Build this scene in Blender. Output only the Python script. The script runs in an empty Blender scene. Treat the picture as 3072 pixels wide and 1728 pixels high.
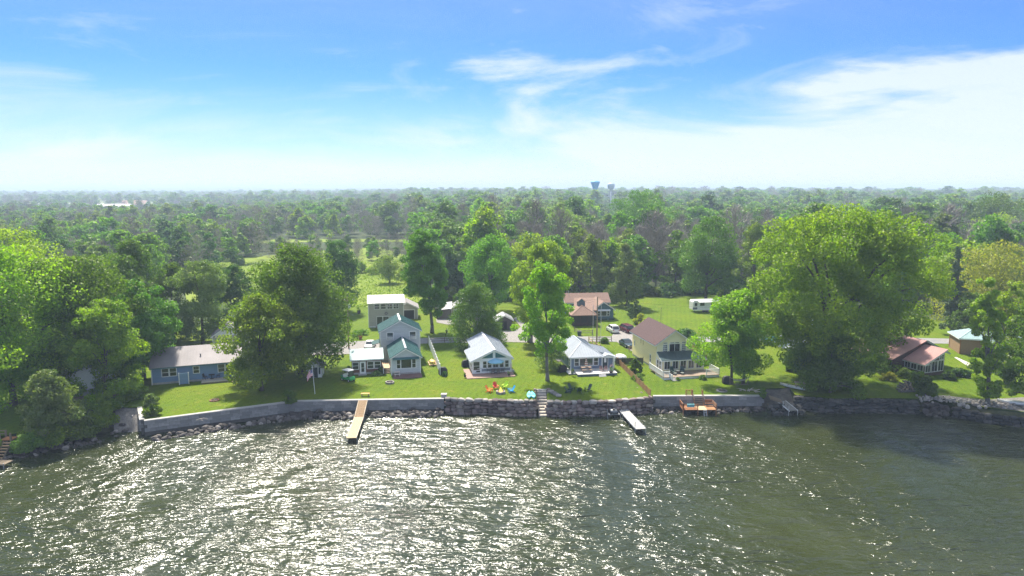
import bpy, bmesh, math, random
import numpy as np
from mathutils import Vector, Matrix, Euler
R = math.radians
SC = bpy.context.scene
COL = SC.collection

# ------------------------------------------------------------------ camera
CAM_H, PITCH, FOC = 31.5, R(8.3), 24.0
cam_d = bpy.data.cameras.new('camera'); cam = bpy.data.objects.new('camera', cam_d); COL.objects.link(cam)
cam_d.lens, cam_d.sensor_width = FOC, 36.0
cam_d.clip_start, cam_d.clip_end = 0.5, 30000
cam.location = (0, 0, CAM_H); cam.rotation_euler = (math.pi/2 - PITCH, 0, 0)
SC.camera = cam

# ------------------------------------------------------------------ exposure
SC.view_settings.view_transform = 'Standard'; SC.view_settings.look = 'None'
SC.view_settings.gamma = 1.0; SC.view_settings.use_curve_mapping = False
SC.view_settings.exposure = 2.12
SC.render.engine = 'CYCLES'
SC.cycles.max_bounces = 8; SC.cycles.diffuse_bounces = 3; SC.cycles.glossy_bounces = 3
SC.cycles.transmission_bounces = 4; SC.cycles.transparent_max_bounces = 4; SC.cycles.volume_bounces = 1
SC.cycles.sample_clamp_indirect = 4.0
SC.cycles.use_denoising = True; SC.cycles.denoising_input_passes = 'RGB_ALBEDO_NORMAL'; SC.cycles.denoising_prefilter = 'NONE'

# ------------------------------------------------------------------ sun and sky
SUN_EL, SUN_AZ = R(54), R(-21)           # azimuth measured from +Y (away from the lake), negative = left
sun_d = bpy.data.lights.new('sun', 'SUN'); sun = bpy.data.objects.new('sun', sun_d); COL.objects.link(sun)
sun_d.energy, sun_d.angle, sun_d.color = 2.45, R(4.0), (1.0, 0.93, 0.80)
_sd = Vector((math.cos(SUN_EL)*math.sin(SUN_AZ), math.cos(SUN_EL)*math.cos(SUN_AZ), math.sin(SUN_EL)))
sun.rotation_euler = (-_sd).to_track_quat('-Z', 'Y').to_euler(); sun.location = (-30, 100, 90)

W = bpy.data.worlds.new('World'); SC.world = W; W.use_nodes = True
nt = W.node_tree; nt.nodes.clear()
def N(t, typ, **kw):
    n = t.nodes.new(typ)
    for k, v in kw.items(): setattr(n, k, v)
    return n
def inp(n, **kw):
    for k, v in kw.items(): n.inputs[k.replace('_', ' ')].default_value = v
    return n
def math_(t, op, a, b=None, clamp=False):
    n = N(t, 'ShaderNodeMath', operation=op, use_clamp=clamp)
    for i, x in enumerate((a, b)):
        if x is None: continue
        if isinstance(x, (int, float)): n.inputs[i].default_value = x
        else: t.links.new(x, n.inputs[i])
    return n.outputs[0]
def mixc(t, fac, a, b, mode='MIX'):
    n = N(t, 'ShaderNodeMix', data_type='RGBA', blend_type=mode)
    for s, x in ((n.inputs[0], fac), (n.inputs[6], a), (n.inputs[7], b)):
        if isinstance(x, (int, float)): s.default_value = x
        elif isinstance(x, tuple): s.default_value = (*x[:3], 1)
        else: t.links.new(x, s)
    return n.outputs[2]
def ramp(t, fac, stops, interp='LINEAR'):
    n = N(t, 'ShaderNodeValToRGB'); e = n.color_ramp.elements; n.color_ramp.interpolation = interp
    while len(e) < len(stops): e.new(0.5)
    for el, (p, c) in zip(e, stops):
        el.position = p; el.color = (*c, 1) if isinstance(c, tuple) else (c, c, c, 1)
    t.links.new(fac, n.inputs[0]); return n.outputs[0]
def noise(t, vec, scale, detail=4, rough=0.55, dist=0.0):
    n = N(t, 'ShaderNodeTexNoise'); inp(n, Scale=scale, Detail=detail, Roughness=rough, Distortion=dist)
    if vec is not None: t.links.new(vec, n.inputs['Vector'])
    return n.outputs['Fac']
def mapping(t, vec, scale=(1, 1, 1), rot=(0, 0, 0), loc=(0, 0, 0)):
    n = N(t, 'ShaderNodeMapping'); inp(n, Scale=scale, Rotation=rot, Location=loc)
    t.links.new(vec, n.inputs['Vector']); return n.outputs[0]

sky = N(nt, 'ShaderNodeTexSky', sky_type='NISHITA', sun_disc=False, sun_elevation=SUN_EL, sun_rotation=SUN_AZ,
        altitude=150, air_density=1.0, dust_density=0.35, ozone_density=3.0)
gen = N(nt, 'ShaderNodeTexCoord').outputs['Generated']
sep = N(nt, 'ShaderNodeSeparateXYZ'); nt.links.new(gen, sep.inputs[0])
# deeper blue with height, then brightened overhead to raise fill, pale towards the horizon
SKY_GAIN = 0.0370
skyc = N(nt, 'ShaderNodeHueSaturation'); inp(skyc, Saturation=1.15, Value=1.0); nt.links.new(sky.outputs[0], skyc.inputs['Color'])
blue = ramp(nt, sep.outputs[2], [(0.0, (0.78, 0.86, 1.0)), (0.06, (0.52, 0.70, 0.97)), (0.14, (0.36, 0.61, 0.95)), (0.26, (0.26, 0.54, 0.97)), (0.48, (0.80, 0.90, 1.0))])
base = mixc(nt, 1.0, skyc.outputs[0], blue, 'MULTIPLY')
base = mixc(nt, ramp(nt, sep.outputs[2], [(0.0, 0.6), (0.06, 0.2), (0.16, 0.0)]), base, (5.5, 6.4, 8.4))
# thin streaky cloud, a bank of it low on the right
m1 = mapping(nt, gen, (2.1, 2.1, 8.5), (0, R(16), 0), (0.3, 0.0, 0.35))
big = noise(nt, m1, 1.0, 8, 0.56, 0.55)
m2 = mapping(nt, gen, (3.2, 3.2, 13.0), (0, R(24), 0), (5.1, 0.2, 1.0))
wisp = noise(nt, m2, 1.0, 7, 0.62, 0.9)
line = math_(nt, 'SUBTRACT', math_(nt, 'ADD', math_(nt, 'MULTIPLY', sep.outputs[0], 0.46), 0.085), sep.outputs[2])
line = math_(nt, 'ADD', math_(nt, 'MULTIPLY', line, 2.8), math_(nt, 'MULTIPLY', math_(nt, 'SUBTRACT', big, 0.5), 4.0))
cl = math_(nt, 'ADD', ramp(nt, math_(nt, 'ADD', line, 0.3), [(0.12, 0.0), (0.75, 0.95)], 'EASE'), math_(nt, 'MULTIPLY', ramp(nt, wisp, [(0.47, 0.0), (0.74, 1.0)]), 0.6), True)
# the streaks thicken overhead into bright cloud, added to raise the fill light
fill_veil = math_(nt, 'MULTIPLY', ramp(nt, sep.outputs[2], [(0.13, 0.0), (0.60, 1.0)]), ramp(nt, wisp, [(0.25, 0.45), (0.7, 1.0)]))
cl = math_(nt, 'MAXIMUM', cl, fill_veil)
col = mixc(nt, math_(nt, 'MULTIPLY', cl, 0.80), base, (6.0, 6.5, 7.6))
bg = N(nt, 'ShaderNodeBackground'); inp(bg, Strength=SKY_GAIN); nt.links.new(col, bg.inputs[0])
out = N(nt, 'ShaderNodeOutputWorld'); nt.links.new(bg.outputs[0], out.inputs[0])

# ------------------------------------------------------------------ survey: photograph pixel -> point on the level z
FPX = FOC/36*3072
_c, _s = math.cos(PITCH), math.sin(PITCH)
def P(sx, sy, z=0.0):
    a, b = (sx-1536)/FPX, (sy-864)/FPX
    t = (z-CAM_H)/(-_s - b*_c)
    return Vector((a*t, (_c - b*_s)*t, z))
def HT(base, ytop):
    """height of an upright thing that stands at base and reaches photo row ytop"""
    b = (ytop-864)/FPX
    return (-b*base.y*_c - base.y*_s)/(_c - b*_s) + CAM_H
def PXM(p):
    """photo pixels per metre at a point"""
    return FPX/(p.y*_c - (p.z-CAM_H)*_s)

# ------------------------------------------------------------------ materials
MATS = {}
def mat(name, col, rough=0.7, metal=0.0, var=0.18, nscale=1.5, bump=0.0, bscale=20.0, spec=0.4, stretch=None, col2=None):
    if name in MATS: return MATS[name]
    m = bpy.data.materials.new(name); m.use_nodes = True; t = m.node_tree; b = t.nodes['Principled BSDF']
    b.inputs['Roughness'].default_value = rough; b.inputs['Metallic'].default_value = metal
    b.inputs['Specular IOR Level'].default_value = spec
    tc = N(t, 'ShaderNodeTexCoord').outputs['Object']
    vec = mapping(t, tc, stretch) if stretch else tc
    f = noise(t, vec, nscale, 6, 0.62)
    hi = tuple(min(1, c*(1+var)) for c in col); lo = tuple(c*(1-var) for c in col)
    if col2: lo = col2
    c = ramp(t, f, [(0.3, lo), (0.7, hi)])
    t.links.new(c, b.inputs['Base Color'])
    if bump:
        bn = N(t, 'ShaderNodeBump'); inp(bn, Strength=bump, Distance=0.05)
        t.links.new(noise(t, vec, bscale, 4), bn.inputs['Height']); t.links.new(bn.outputs[0], b.inputs['Normal'])
    MATS[name] = m; return m
def leafmat(name, dark, light, trans=0.45):
    if name in MATS: return MATS[name]
    m = bpy.data.materials.new(name); m.use_nodes = True; t = m.node_tree; t.nodes.clear()
    at = N(t, 'ShaderNodeAttribute', attribute_name='tint')
    oi = N(t, 'ShaderNodeObjectInfo')
    c = ramp(t, at.outputs['Fac'], [(0.0, dark), (1.0, light)])
    h = N(t, 'ShaderNodeHueSaturation'); t.links.new(c, h.inputs['Color'])
    t.links.new(math_(t, 'ADD', math_(t, 'MULTIPLY', oi.outputs['Random'], 0.03), 0.485), h.inputs['Hue'])
    t.links.new(math_(t, 'ADD', math_(t, 'MULTIPLY', oi.outputs['Random'], 0.45), 0.78), h.inputs['Value'])
    d = N(t, 'ShaderNodeBsdfDiffuse'); tr = N(t, 'ShaderNodeBsdfTranslucent'); g = N(t, 'ShaderNodeBsdfGlossy')
    inp(g, Roughness=0.5, Color=(0.6, 0.65, 0.5, 1))
    t.links.new(h.outputs[0], d.inputs[0])
    h2 = mixc(t, 1.0, h.outputs[0], (1.05, 1.25, 0.45), 'MULTIPLY'); t.links.new(h2, tr.inputs[0])
    m1 = N(t, 'ShaderNodeMixShader'); m1.inputs[0].default_value = trans
    t.links.new(d.outputs[0], m1.inputs[1]); t.links.new(tr.outputs[0], m1.inputs[2])
    m2 = N(t, 'ShaderNodeMixShader'); m2.inputs[0].default_value = 0.05
    t.links.new(m1.outputs[0], m2.inputs[1]); t.links.new(g.outputs[0], m2.inputs[2])
    o = N(t, 'ShaderNodeOutputMaterial'); t.links.new(m2.outputs[0], o.inputs[0])
    MATS[name] = m; return m
def glassmat():
    m = bpy.data.materials.new('window_glass'); m.use_nodes = True; t = m.node_tree; b = t.nodes['Principled BSDF']
    b.inputs['Roughness'].default_value = 0.06; b.inputs['Specular IOR Level'].default_value = 0.7
    oi = N(t, 'ShaderNodeObjectInfo')
    t.links.new(ramp(t, oi.outputs['Random'], [(0.0, (0.012, 0.016, 0.02)), (1.0, (0.05, 0.06, 0.065))]), b.inputs['Base Color'])
    MATS['glass'] = m; return m
GLASS = glassmat()
WHITE = mat('white_trim', (0.78, 0.78, 0.77), 0.5, var=0.05)
CONC = mat('concrete', (0.40, 0.385, 0.36), 0.9, var=0.22, nscale=2.2, bump=0.3)
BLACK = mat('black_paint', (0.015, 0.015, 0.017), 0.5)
WOOD = mat('weathered_wood', (0.22, 0.17, 0.12), 0.85, var=0.3, nscale=3, stretch=(0.6, 6, 6))
TAN = mat('tan_decking', (0.52, 0.36, 0.21), 0.8, var=0.15, nscale=3, stretch=(8, 0.7, 1))
CEDAR = mat('cedar_stain', (0.30, 0.13, 0.055), 0.8, var=0.25, nscale=4)
ALU = mat('aluminium', (0.55, 0.56, 0.57), 0.4, 0.6, var=0.1)
DARKMETAL = mat('dark_metal', (0.03, 0.03, 0.033), 0.45, 0.3)
RUBBER = mat('rubber', (0.02, 0.02, 0.02), 0.8)

# ------------------------------------------------------------------ mesh building
class MB:
    def __init__(s): s.v, s.f = [], []
    def add(s, vs, fs):
        n = len(s.v); s.v += [tuple(p) for p in vs]; s.f += [tuple(i+n for i in f) for f in fs]; return s
    def box(s, x0, x1, y0, y1, z0, z1):
        return s.add([(x0,y0,z0),(x1,y0,z0),(x1,y1,z0),(x0,y1,z0),(x0,y0,z1),(x1,y0,z1),(x1,y1,z1),(x0,y1,z1)],
                     [(3,2,1,0),(4,5,6,7),(0,1,5,4),(1,2,6,5),(2,3,7,6),(3,0,4,7)])
    def bar(s, a, b, w, h, up=(0, 0, 1)):
        """box beam from a to b, w wide and h deep, centred on the line"""
        a, b = Vector(a), Vector(b); d = (b-a).normalized(); sd = d.cross(Vector(up))
        if sd.length < 1e-4: sd = d.cross(Vector((0, 1, 0)))
        sd.normalize(); u = sd.cross(d)
        o = [sd*(w/2)*i + u*(h/2)*j for i, j in ((-1,-1),(1,-1),(1,1),(-1,1))]
        return s.add([a+q for q in o]+[b+q for q in o], [(0,1,2,3),(7,6,5,4),(0,4,5,1),(1,5,6,2),(2,6,7,3),(3,7,4,0)])
    def cyl(s, a, b, r0, r1=None, n=8, cap=True):
        r1 = r0 if r1 is None else r1
        a, b = Vector(a), Vector(b); d = (b-a).normalized(); q = d.orthogonal().normalized(); w = d.cross(q)
        vs = [a+(q*math.cos(t)+w*math.sin(t))*r0 for t in [i*2*math.pi/n for i in range(n)]]
        vs += [b+(q*math.cos(t)+w*math.sin(t))*r1 for t in [i*2*math.pi/n for i in range(n)]]
        fs = [(i, (i+1) % n, n+(i+1) % n, n+i) for i in range(n)]
        if cap: fs += [tuple(range(n))[::-1], tuple(range(n, 2*n))]
        return s.add(vs, fs)
    def tube(s, pts, rs, n=7):
        for i in range(len(pts)-1):
            s.cyl(pts[i], pts[i+1], rs[i], rs[i+1], n, cap=True)
        return s
    def prism(s, poly, a, b, axis='y'):
        """extrude a 2D polygon; axis y: poly in (x,z); axis x: poly in (y,z); axis z: poly in (x,y)"""
        n = len(poly)
        def mk(p, t): return (p[0], t, p[1]) if axis == 'y' else (t, p[0], p[1]) if axis == 'x' else (p[0], p[1], t)
        vs = [mk(p, a) for p in poly]+[mk(p, b) for p in poly]
        return s.add(vs, [tuple(range(n)), tuple(range(n, 2*n))[::-1]]+[(i, n+i, n+(i+1) % n, (i+1) % n) for i in range(n)])
    def slab(s, a, b, c, d, t, ribs=None, rw=0.035, rh=0.035):
        """roof slab a,b = eave, c,d = ridge (b->c, a->d up the slope), thickness t upward; optional raised ribs"""
        a, b, c, d = map(Vector, (a, b, c, d)); n = (b-a).cross(d-a)
        if n.length < 1e-6: n = (b-a).cross(c-a)
        n.normalize()
        if n.z < 0: n = -n
        return s.add([a, b, c, d, a+n*t, b+n*t, c+n*t, d+n*t], [(3,2,1,0),(4,5,6,7),(0,1,5,4),(1,2,6,5),(2,3,7,6),(3,0,4,7)])
    def lathe(s, prof, c=(0, 0, 0), n=14):
        k = len(prof); vs = []
        for i in range(n):
            t = i*2*math.pi/n
            vs += [(c[0]+r*math.cos(t), c[1]+r*math.sin(t), c[2]+z) for r, z in prof]
        return s.add(vs, [(i*k+j, ((i+1) % n)*k+j, ((i+1) % n)*k+j+1, i*k+j+1) for i in range(n) for j in range(k-1)])
    def loft(s, secs, cap=True):
        n = len(secs[0]); vs = [p for q in secs for p in q]
        fs = [(i*n+j, i*n+(j+1) % n, (i+1)*n+(j+1) % n, (i+1)*n+j) for i in range(len(secs)-1) for j in range(n)]
        if cap: fs += [tuple(range(n))[::-1], tuple(range((len(secs)-1)*n, len(secs)*n))]
        return s.add(vs, fs)
    def mesh(s, name):
        me = bpy.data.meshes.new(name); me.from_pydata(s.v, [], s.f); me.validate(); me.update()
        bm = bmesh.new(); bm.from_mesh(me); bmesh.ops.recalc_face_normals(bm, faces=bm.faces); bm.to_mesh(me); bm.free()
        return me
    def build(s, name, m, parent=None, loc=(0, 0, 0), rz=0.0, smooth=False, bevel=0.0):
        me = s.mesh(name)
        if smooth: me.polygons.foreach_set('use_smooth', [True]*len(me.polygons))
        return link(name, me, m, parent, loc, rz)
def link(name, me, m=None, parent=None, loc=(0, 0, 0), rz=0.0):
    if m is not None and not me.materials: me.materials.append(m)
    o = bpy.data.objects.new(name, me); COL.objects.link(o)
    o.location = loc; o.rotation_euler = (0, 0, rz)
    if parent: o.parent = parent
    return o
def tag(o, label, cat=None, group=None, kind=None):
    if label: o['label'] = label
    if cat: o['category'] = cat
    if group: o['group'] = group
    if kind: o['kind'] = kind
    return o
def thing(name, label, cat, loc=(0, 0, 0), rz=0.0, group=None):
    o = bpy.data.objects.new(name, None); COL.objects.link(o); o.empty_display_size = 0.3
    o.location = loc; o.rotation_euler = (0, 0, rz)
    return tag(o, label, cat, group)
def copy_tree(o, parent=None):
    c = o.copy(); COL.objects.link(c)
    c.parent = parent
    for ch in o.children: copy_tree(ch, c)
    return c
def structure(o): o['kind'] = 'structure'; return o
# ------------------------------------------------------------------ ground, lawn, meadow
WATER_Z = -2.0
EDGE_PX = [(-2500,1480),(-400,1392),(-100,1330),(0,1308),(150,1284),(290,1250),(345,1222),(424,1222),(432,1262),(660,1232),(885,1203),
           (1110,1199),(1340,1195),(1480,1200),(1608.5,1203),(1609,1171),(1641,1171),(1641.5,1203),(1690,1206),(1820,1203),(1948,1193),(1957,1188),
           (2120,1187),(2285,1187),(2300,1166),(2368,1163),(2385,1184),(2500,1195),(2640,1194),(2755,1196),(2800,1188),(2862,1204),(2960,1222),(3072,1236),(3400,1270),(5500,1420)]
EDGE = [P(*p) for p in EDGE_PX]
def fan(name, front, backs, m, z, skirt=None):
    """sheet between the front polyline and further rows, every column running straight away from the shore"""
    rows = [front]
    for b in backs:
        rows.append([Vector((p.x*(y/p.y), y, 0)) for p, y in zip(front, b)])
    V, F = [], []
    for r in rows: V += [(p.x, p.y, z) for p in r]
    n = len(front)
    for j in range(len(rows)-1):
        for i in range(n-1): F.append((j*n+i, j*n+i+1, (j+1)*n+i+1, (j+1)*n+i))
    if skirt is not None:
        k = len(V); V += [(p.x, p.y, skirt) for p in front]
        F += [(i, k+i, k+i+1, i+1) for i in range(n-1)]
    b = MB(); b.v, b.f = V, F
    me = bpy.data.meshes.new(name); me.from_pydata(V, [], F); me.update()
    return link(name, me, m)
def grassmat(name, c0, c1, c2, big=0.06, fine=7.0, stretch=(1, 1, 1), bump=0.6, mow=False):
    m = bpy.data.materials.new(name); m.use_nodes = True; t = m.node_tree; b = t.nodes['Principled BSDF']
    b.inputs['Roughness'].default_value = 0.9; b.inputs['Specular IOR Level'].default_value = 0.15
    tc = mapping(t, N(t, 'ShaderNodeTexCoord').outputs['Object'], stretch)
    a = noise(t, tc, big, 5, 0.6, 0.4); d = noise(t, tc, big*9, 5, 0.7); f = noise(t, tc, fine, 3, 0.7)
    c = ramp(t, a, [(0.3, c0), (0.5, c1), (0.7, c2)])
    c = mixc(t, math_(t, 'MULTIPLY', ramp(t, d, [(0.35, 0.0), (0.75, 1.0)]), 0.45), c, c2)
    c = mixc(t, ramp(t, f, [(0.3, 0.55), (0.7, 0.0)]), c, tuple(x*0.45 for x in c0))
    if mow:   # mowing lanes, dry spots and clover
        w = N(t, 'ShaderNodeTexWave', wave_type='BANDS', bands_direction='X'); inp(w, Scale=0.28, Distortion=2.2, Detail=2.0); t.links.new(mapping(t, tc, rot=(0, 0, R(13))), w.inputs['Vector'])
        c = mixc(t, math_(t, 'MULTIPLY', w.outputs['Fac'], 0.16), c, tuple(x*1.5 for x in c1))
        dry = noise(t, tc, 0.45, 5, 0.68, 0.5)
        c = mixc(t, ramp(t, dry, [(0.57, 0.0), (0.74, 0.6)]), c, (0.24, 0.21, 0.04))
        c = mixc(t, ramp(t, noise(t, tc, 1.3, 4, 0.7), [(0.52, 0.0), (0.7, 0.55)]), c, tuple(x*0.55 for x in c0))
    t.links.new(c, b.inputs['Base Color'])
    bn = N(t, 'ShaderNodeBump'); inp(bn, Strength=bump, Distance=0.12)
    t.links.new(f, bn.inputs['Height']); t.links.new(bn.outputs[0], b.inputs['Normal'])
    MATS[name] = m; return m
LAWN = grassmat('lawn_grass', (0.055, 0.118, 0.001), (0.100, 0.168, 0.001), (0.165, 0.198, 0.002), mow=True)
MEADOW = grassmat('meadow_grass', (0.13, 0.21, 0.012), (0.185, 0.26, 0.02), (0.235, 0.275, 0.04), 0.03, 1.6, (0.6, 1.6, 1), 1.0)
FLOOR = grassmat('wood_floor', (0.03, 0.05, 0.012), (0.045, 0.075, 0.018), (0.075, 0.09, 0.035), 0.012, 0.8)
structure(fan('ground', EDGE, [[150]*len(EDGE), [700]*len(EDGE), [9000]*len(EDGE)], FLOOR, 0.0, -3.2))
def lerp_px(px, tab):
    for (a, ya), (b, yb) in zip(tab, tab[1:]):
        if px <= b: return ya + (yb-ya)*max(0, min(1, (px-a)/(b-a)))
    return tab[-1][1]
LB = [(-2500,110),(-400,118),(300,128),(600,150),(885,205),(1340,196),(1600,196),(1950,208),(2285,205),(2600,175),(2850,158),(3400,150),(5500,130)]
lawn_f = [p for p in EDGE]; 
structure(fan('lawn', lawn_f, [[lerp_px(q[0], LB) for q in EDGE_PX]], LAWN, 0.012))
def sheet(name, px, m, z):
    me = bpy.data.meshes.new(name); pts = [P(*p) for p in px]
    bm = bmesh.new(); vs = [bm.verts.new((p.x, p.y, z)) for p in pts]; f = bm.faces.new(vs); f.normal_update()
    if f.normal.z < 0: f.normal_flip()
    bmesh.ops.triangulate(bm, faces=bm.faces[:]); bm.to_mesh(me); bm.free()
    return structure(link(name, me, m))
sheet('meadow', [(560,905),(1060,918),(1270,905),(1240,830),(1225,768),(1140,742),(960,752),(760,770),(540,790)], MEADOW, 0.03)
sheet('far_field', [(700,731),(880,727),(1240,725),(1235,718),(880,717),(700,722)], MEADOW, 0.05)
sheet('hay_field', [(0,612),(700,612),(1100,606),(1100,592),(700,586),(-300,586),(-300,612)], mat('pale_field', (0.20, 0.24, 0.09), 0.9), 0.05)
# ------------------------------------------------------------------ road, drives, paths
ASPH = mat('road_asphalt', (0.22, 0.215, 0.21), 0.9, var=0.22, nscale=0.6, bump=0.3)
GRAVEL = mat('drive_gravel', (0.24, 0.225, 0.21), 0.95, var=0.3, nscale=3.0, bump=0.5)
SHORE_GRAVEL = mat('shore_gravel', (0.17, 0.16, 0.15), 0.95, var=0.35, nscale=5.0, bump=0.6)
def ribbon(name, pts, w, m, z):
    V, F = [], []
    for i, p in enumerate(pts):
        d = (pts[min(i+1, len(pts)-1)]-pts[max(i-1, 0)]).normalized(); s = Vector((-d.y, d.x, 0))*w/2
        V += [(p.x+s.x, p.y+s.y, z), (p.x-s.x, p.y-s.y, z)]
        if i: F.append((2*i-2, 2*i-1, 2*i+1, 2*i))
    me = bpy.data.meshes.new(name); me.from_pydata(V, [], F); me.update()
    if me.polygons[0].normal.z < 0: me.flip_normals()
    return structure(link(name, me, m))
road_pts = [Vector(p) for p in ((-150,96,0),(-95,118,0),(-60,128,0),(-36,135.5,0),(-15,140,0),(5,141,0),(30,141,0),(60,140.5,0),(80,140,0),(115,137,0),(160,128,0))]
ribbon('road', road_pts, 5.2, ASPH, 0.05)
sheet('driveway_left', [(905,1065),(975,1066),(1075,1062),(1150,1044),(1160,1022),(1010,1030),(930,1045)], GRAVEL, 0.07)
sheet('driveway_centre', [(1495,1026),(1640,1030),(1660,1005),(1602,990),(1575,962),(1560,948),(1540,955),(1563,982),(1540,993),(1495,993)], GRAVEL, 0.07)
sheet('lane', [(1608,1026),(1662,1022),(1690,1045),(1700,1085),(1672,1085),(1640,1048)], GRAVEL, 0.09)
sheet('driveway_right', [(1832,1014),(1880,1046),(1912,1062),(1925,1050),(1920,980),(1850,985)], GRAVEL, 0.07)
sheet('driveway_barn', [(1308,958),(1385,958),(1392,975),(1340,974),(1310,968)], GRAVEL, 0.07)
sheet('driveway_far_right', [(2800,1018),(3072,1024),(3072,1040),(2990,1036),(2860,1034)], GRAVEL, 0.07)
sheet('path', [(2862,1072),(2870,1072),(2920,1094),(2966,1102),(2960,1108),(2905,1100)], mat('pale_path', (0.5, 0.47, 0.43), 0.9), 0.03)
sheet('gravel_landing', [(2806,1187),(2862,1203),(2960,1221),(3072,1235),(3400,1268),(3400,1200),(3072,1192),(3000,1196),(2960,1200),(2880,1192),(2830,1186)], SHORE_GRAVEL, 0.03)
# ------------------------------------------------------------------ banks that run down to the water
def bank(name, top, bot, m, zt=0.0, zb=-2.4, mid=None):
    T = [P(a, b, zt) for a, b in top]; B = [P(a, b, zb) for a, b in bot]; n = len(T)
    rnd = random.Random(3); V, F = [], []
    K = 6
    for j in range(K+1):
        for i in range(n):
            p = T[i].lerp(B[i], j/K)
            if 0 < j < K: p = p + Vector((rnd.uniform(-.2,.2), rnd.uniform(-.2,.2), rnd.uniform(-.12,.2)))
            V.append(p)
    for j in range(K):
        for i in range(n-1): F.append((j*n+i, (j+1)*n+i, (j+1)*n+i+1, j*n+i+1))
    me = bpy.data.meshes.new(name); me.from_pydata(V, [], F); me.update()
    me.polygons.foreach_set('use_smooth', [True]*len(F))
    return structure(link(name, me, m))
EARTH = mat('bank_earth', (0.07, 0.075, 0.03), 0.95, var=0.4, nscale=1.2, bump=0.6)
bank('left_bank', [(-400,1390),(-100,1328),(0,1306),(150,1282),(290,1248),(345,1220)], [(-400,1480),(-100,1400),(0,1372),(150,1340),(300,1308),(352,1300)], EARTH)
bank('gravel_beach', [(343,1221),(385,1220),(426,1221)], [(340,1316),(390,1316),(432,1310)], SHORE_GRAVEL, 0.0, -2.5)
bank('boat_ramp', [(2284,1166),(2330,1163),(2384,1163)], [(2284,1236),(2330,1236),(2400,1236)], mat('ramp_mud', (0.13, 0.12, 0.11), 0.9, var=0.35, nscale=1.5, bump=0.5), 0.005, -2.5)
bank('stone_bank', [(2380,1183),(2500,1194),(2640,1193),(2755,1195),(2800,1187),(2862,1203)], [(2388,1236),(2500,1240),(2640,1246),(2755,1248),(2810,1240),(2872,1254)], EARTH, 0.004, -2.5)
bank('right_bank', [(2860,1203),(2960,1221),(3072,1235),(3400,1269)], [(2868,1258),(2960,1282),(3072,1300),(3400,1340)], EARTH, 0.004, -2.5)
# ------------------------------------------------------------------ water
def water_material():
    m = bpy.data.materials.new('lake_water'); m.use_nodes = True; t = m.node_tree; b = t.nodes['Principled BSDF']
    inp(b, Roughness=0.19, IOR=1.5)
    tc = N(t, 'ShaderNodeTexCoord').outputs['Object']
    c = ramp(t, noise(t, tc, 0.05, 3), [(0.35, (0.020, 0.028, 0.007)), (0.65, (0.034, 0.042, 0.014))])
    t.links.new(c, b.inputs['Base Color'])
    patch = ramp(t, noise(t, mapping(t, tc, (1, 0.55, 1), (0, 0, R(-25))), 0.075, 3, 0.5, 0.6), [(0.36, 0.38), (0.64, 1.2)])
    n1 = noise(t, mapping(t, tc, (0.62, 1.6, 1), (0, 0, R(7))), 0.5, 3, 0.5, 0.7)
    n2 = noise(t, mapping(t, tc, (0.7, 1.6, 1), (0, 0, R(-12))), 1.5, 3, 0.55, 0.5)
    h = math_(t, 'ADD', math_(t, 'MULTIPLY', n1, 0.80), math_(t, 'MULTIPLY', n2, 0.26))
    h = math_(t, 'MULTIPLY', h, patch)
    bn = N(t, 'ShaderNodeBump'); inp(bn, Strength=1.0, Distance=1.0); t.links.new(h, bn.inputs['Height'])
    t.links.new(bn.outputs[0], b.inputs['Normal'])
    return m
LAKE = water_material()
def lake():
    # radial grid: fine where the lake is near the lens and along the shore, running on under the camera and out to both sides
    nx, ny = 560, 330
    ang = np.linspace(-1.05, 1.05, nx); yy = np.concatenate([np.linspace(30, 118, ny-30), np.array([])])
    yy = np.concatenate([np.linspace(-400, 28, 30), yy])
    A, Y = np.meshgrid(ang, yy)
    scale = np.maximum(Y, 60)
    X = A*scale
    g = np.interp(X, [-60, -30, 0, 35, 70], [-.55, -.5, -.12, .33, .45])
    d = 0.35*X + (Y-75)*g
    Z = np.zeros_like(X); rng = np.random.default_rng(5)
    for lam, am in ((9.5, .075), (6.3, .065), (4.1, .045)):
        ph = rng.uniform(0, 6.28)
        mod = 0.5+0.5*np.sin(X*0.11+Y*0.07+ph)*np.sin(Y*0.13-X*.04+2*ph)
        Z += am*np.sin(2*np.pi*d/lam+ph+0.9*np.sin(Y*.21+ph)+.7*np.sin(X*.17-ph))*mod
    for i in range(14):
        lam = rng.uniform(1.6, 4.2); th = rng.normal(1.45, 0.35)
        Z += 0.004*lam*np.sin(2*np.pi*(X*np.cos(th)+Y*np.sin(th))/lam+rng.uniform(0, 6.28)+.8*np.sin(X*.09+i))
    Z[Y < 30] = 0
    V = np.stack([X, Y, Z+WATER_Z], -1).reshape(-1, 3)
    nr, nc = X.shape; i = np.arange(nr*nc).reshape(nr, nc)
    F = np.stack([i[:-1, :-1], i[:-1, 1:], i[1:, 1:], i[1:, :-1]], -1).reshape(-1, 4)
    o = link('lake', npmesh('lake', V, F, smooth=True), LAKE); return structure(o)
def npmesh(name, V, F, tint=None, smooth=False):
    me = bpy.data.meshes.new(name); k = F.shape[1]
    me.vertices.add(len(V)); me.vertices.foreach_set('co', V.astype(np.float32).ravel())
    me.loops.add(F.size); me.loops.foreach_set('vertex_index', F.astype(np.int32).ravel())
    me.polygons.add(len(F)); me.polygons.foreach_set('loop_start', np.arange(0, F.size, k, dtype=np.int32))
    if smooth: me.polygons.foreach_set('use_smooth', np.ones(len(F), bool))
    if tint is not None:
        a = me.attributes.new('tint', 'FLOAT', 'FACE'); a.data.foreach_set('value', tint.astype(np.float32))
    me.update(calc_edges=True); return me
lake()
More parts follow.
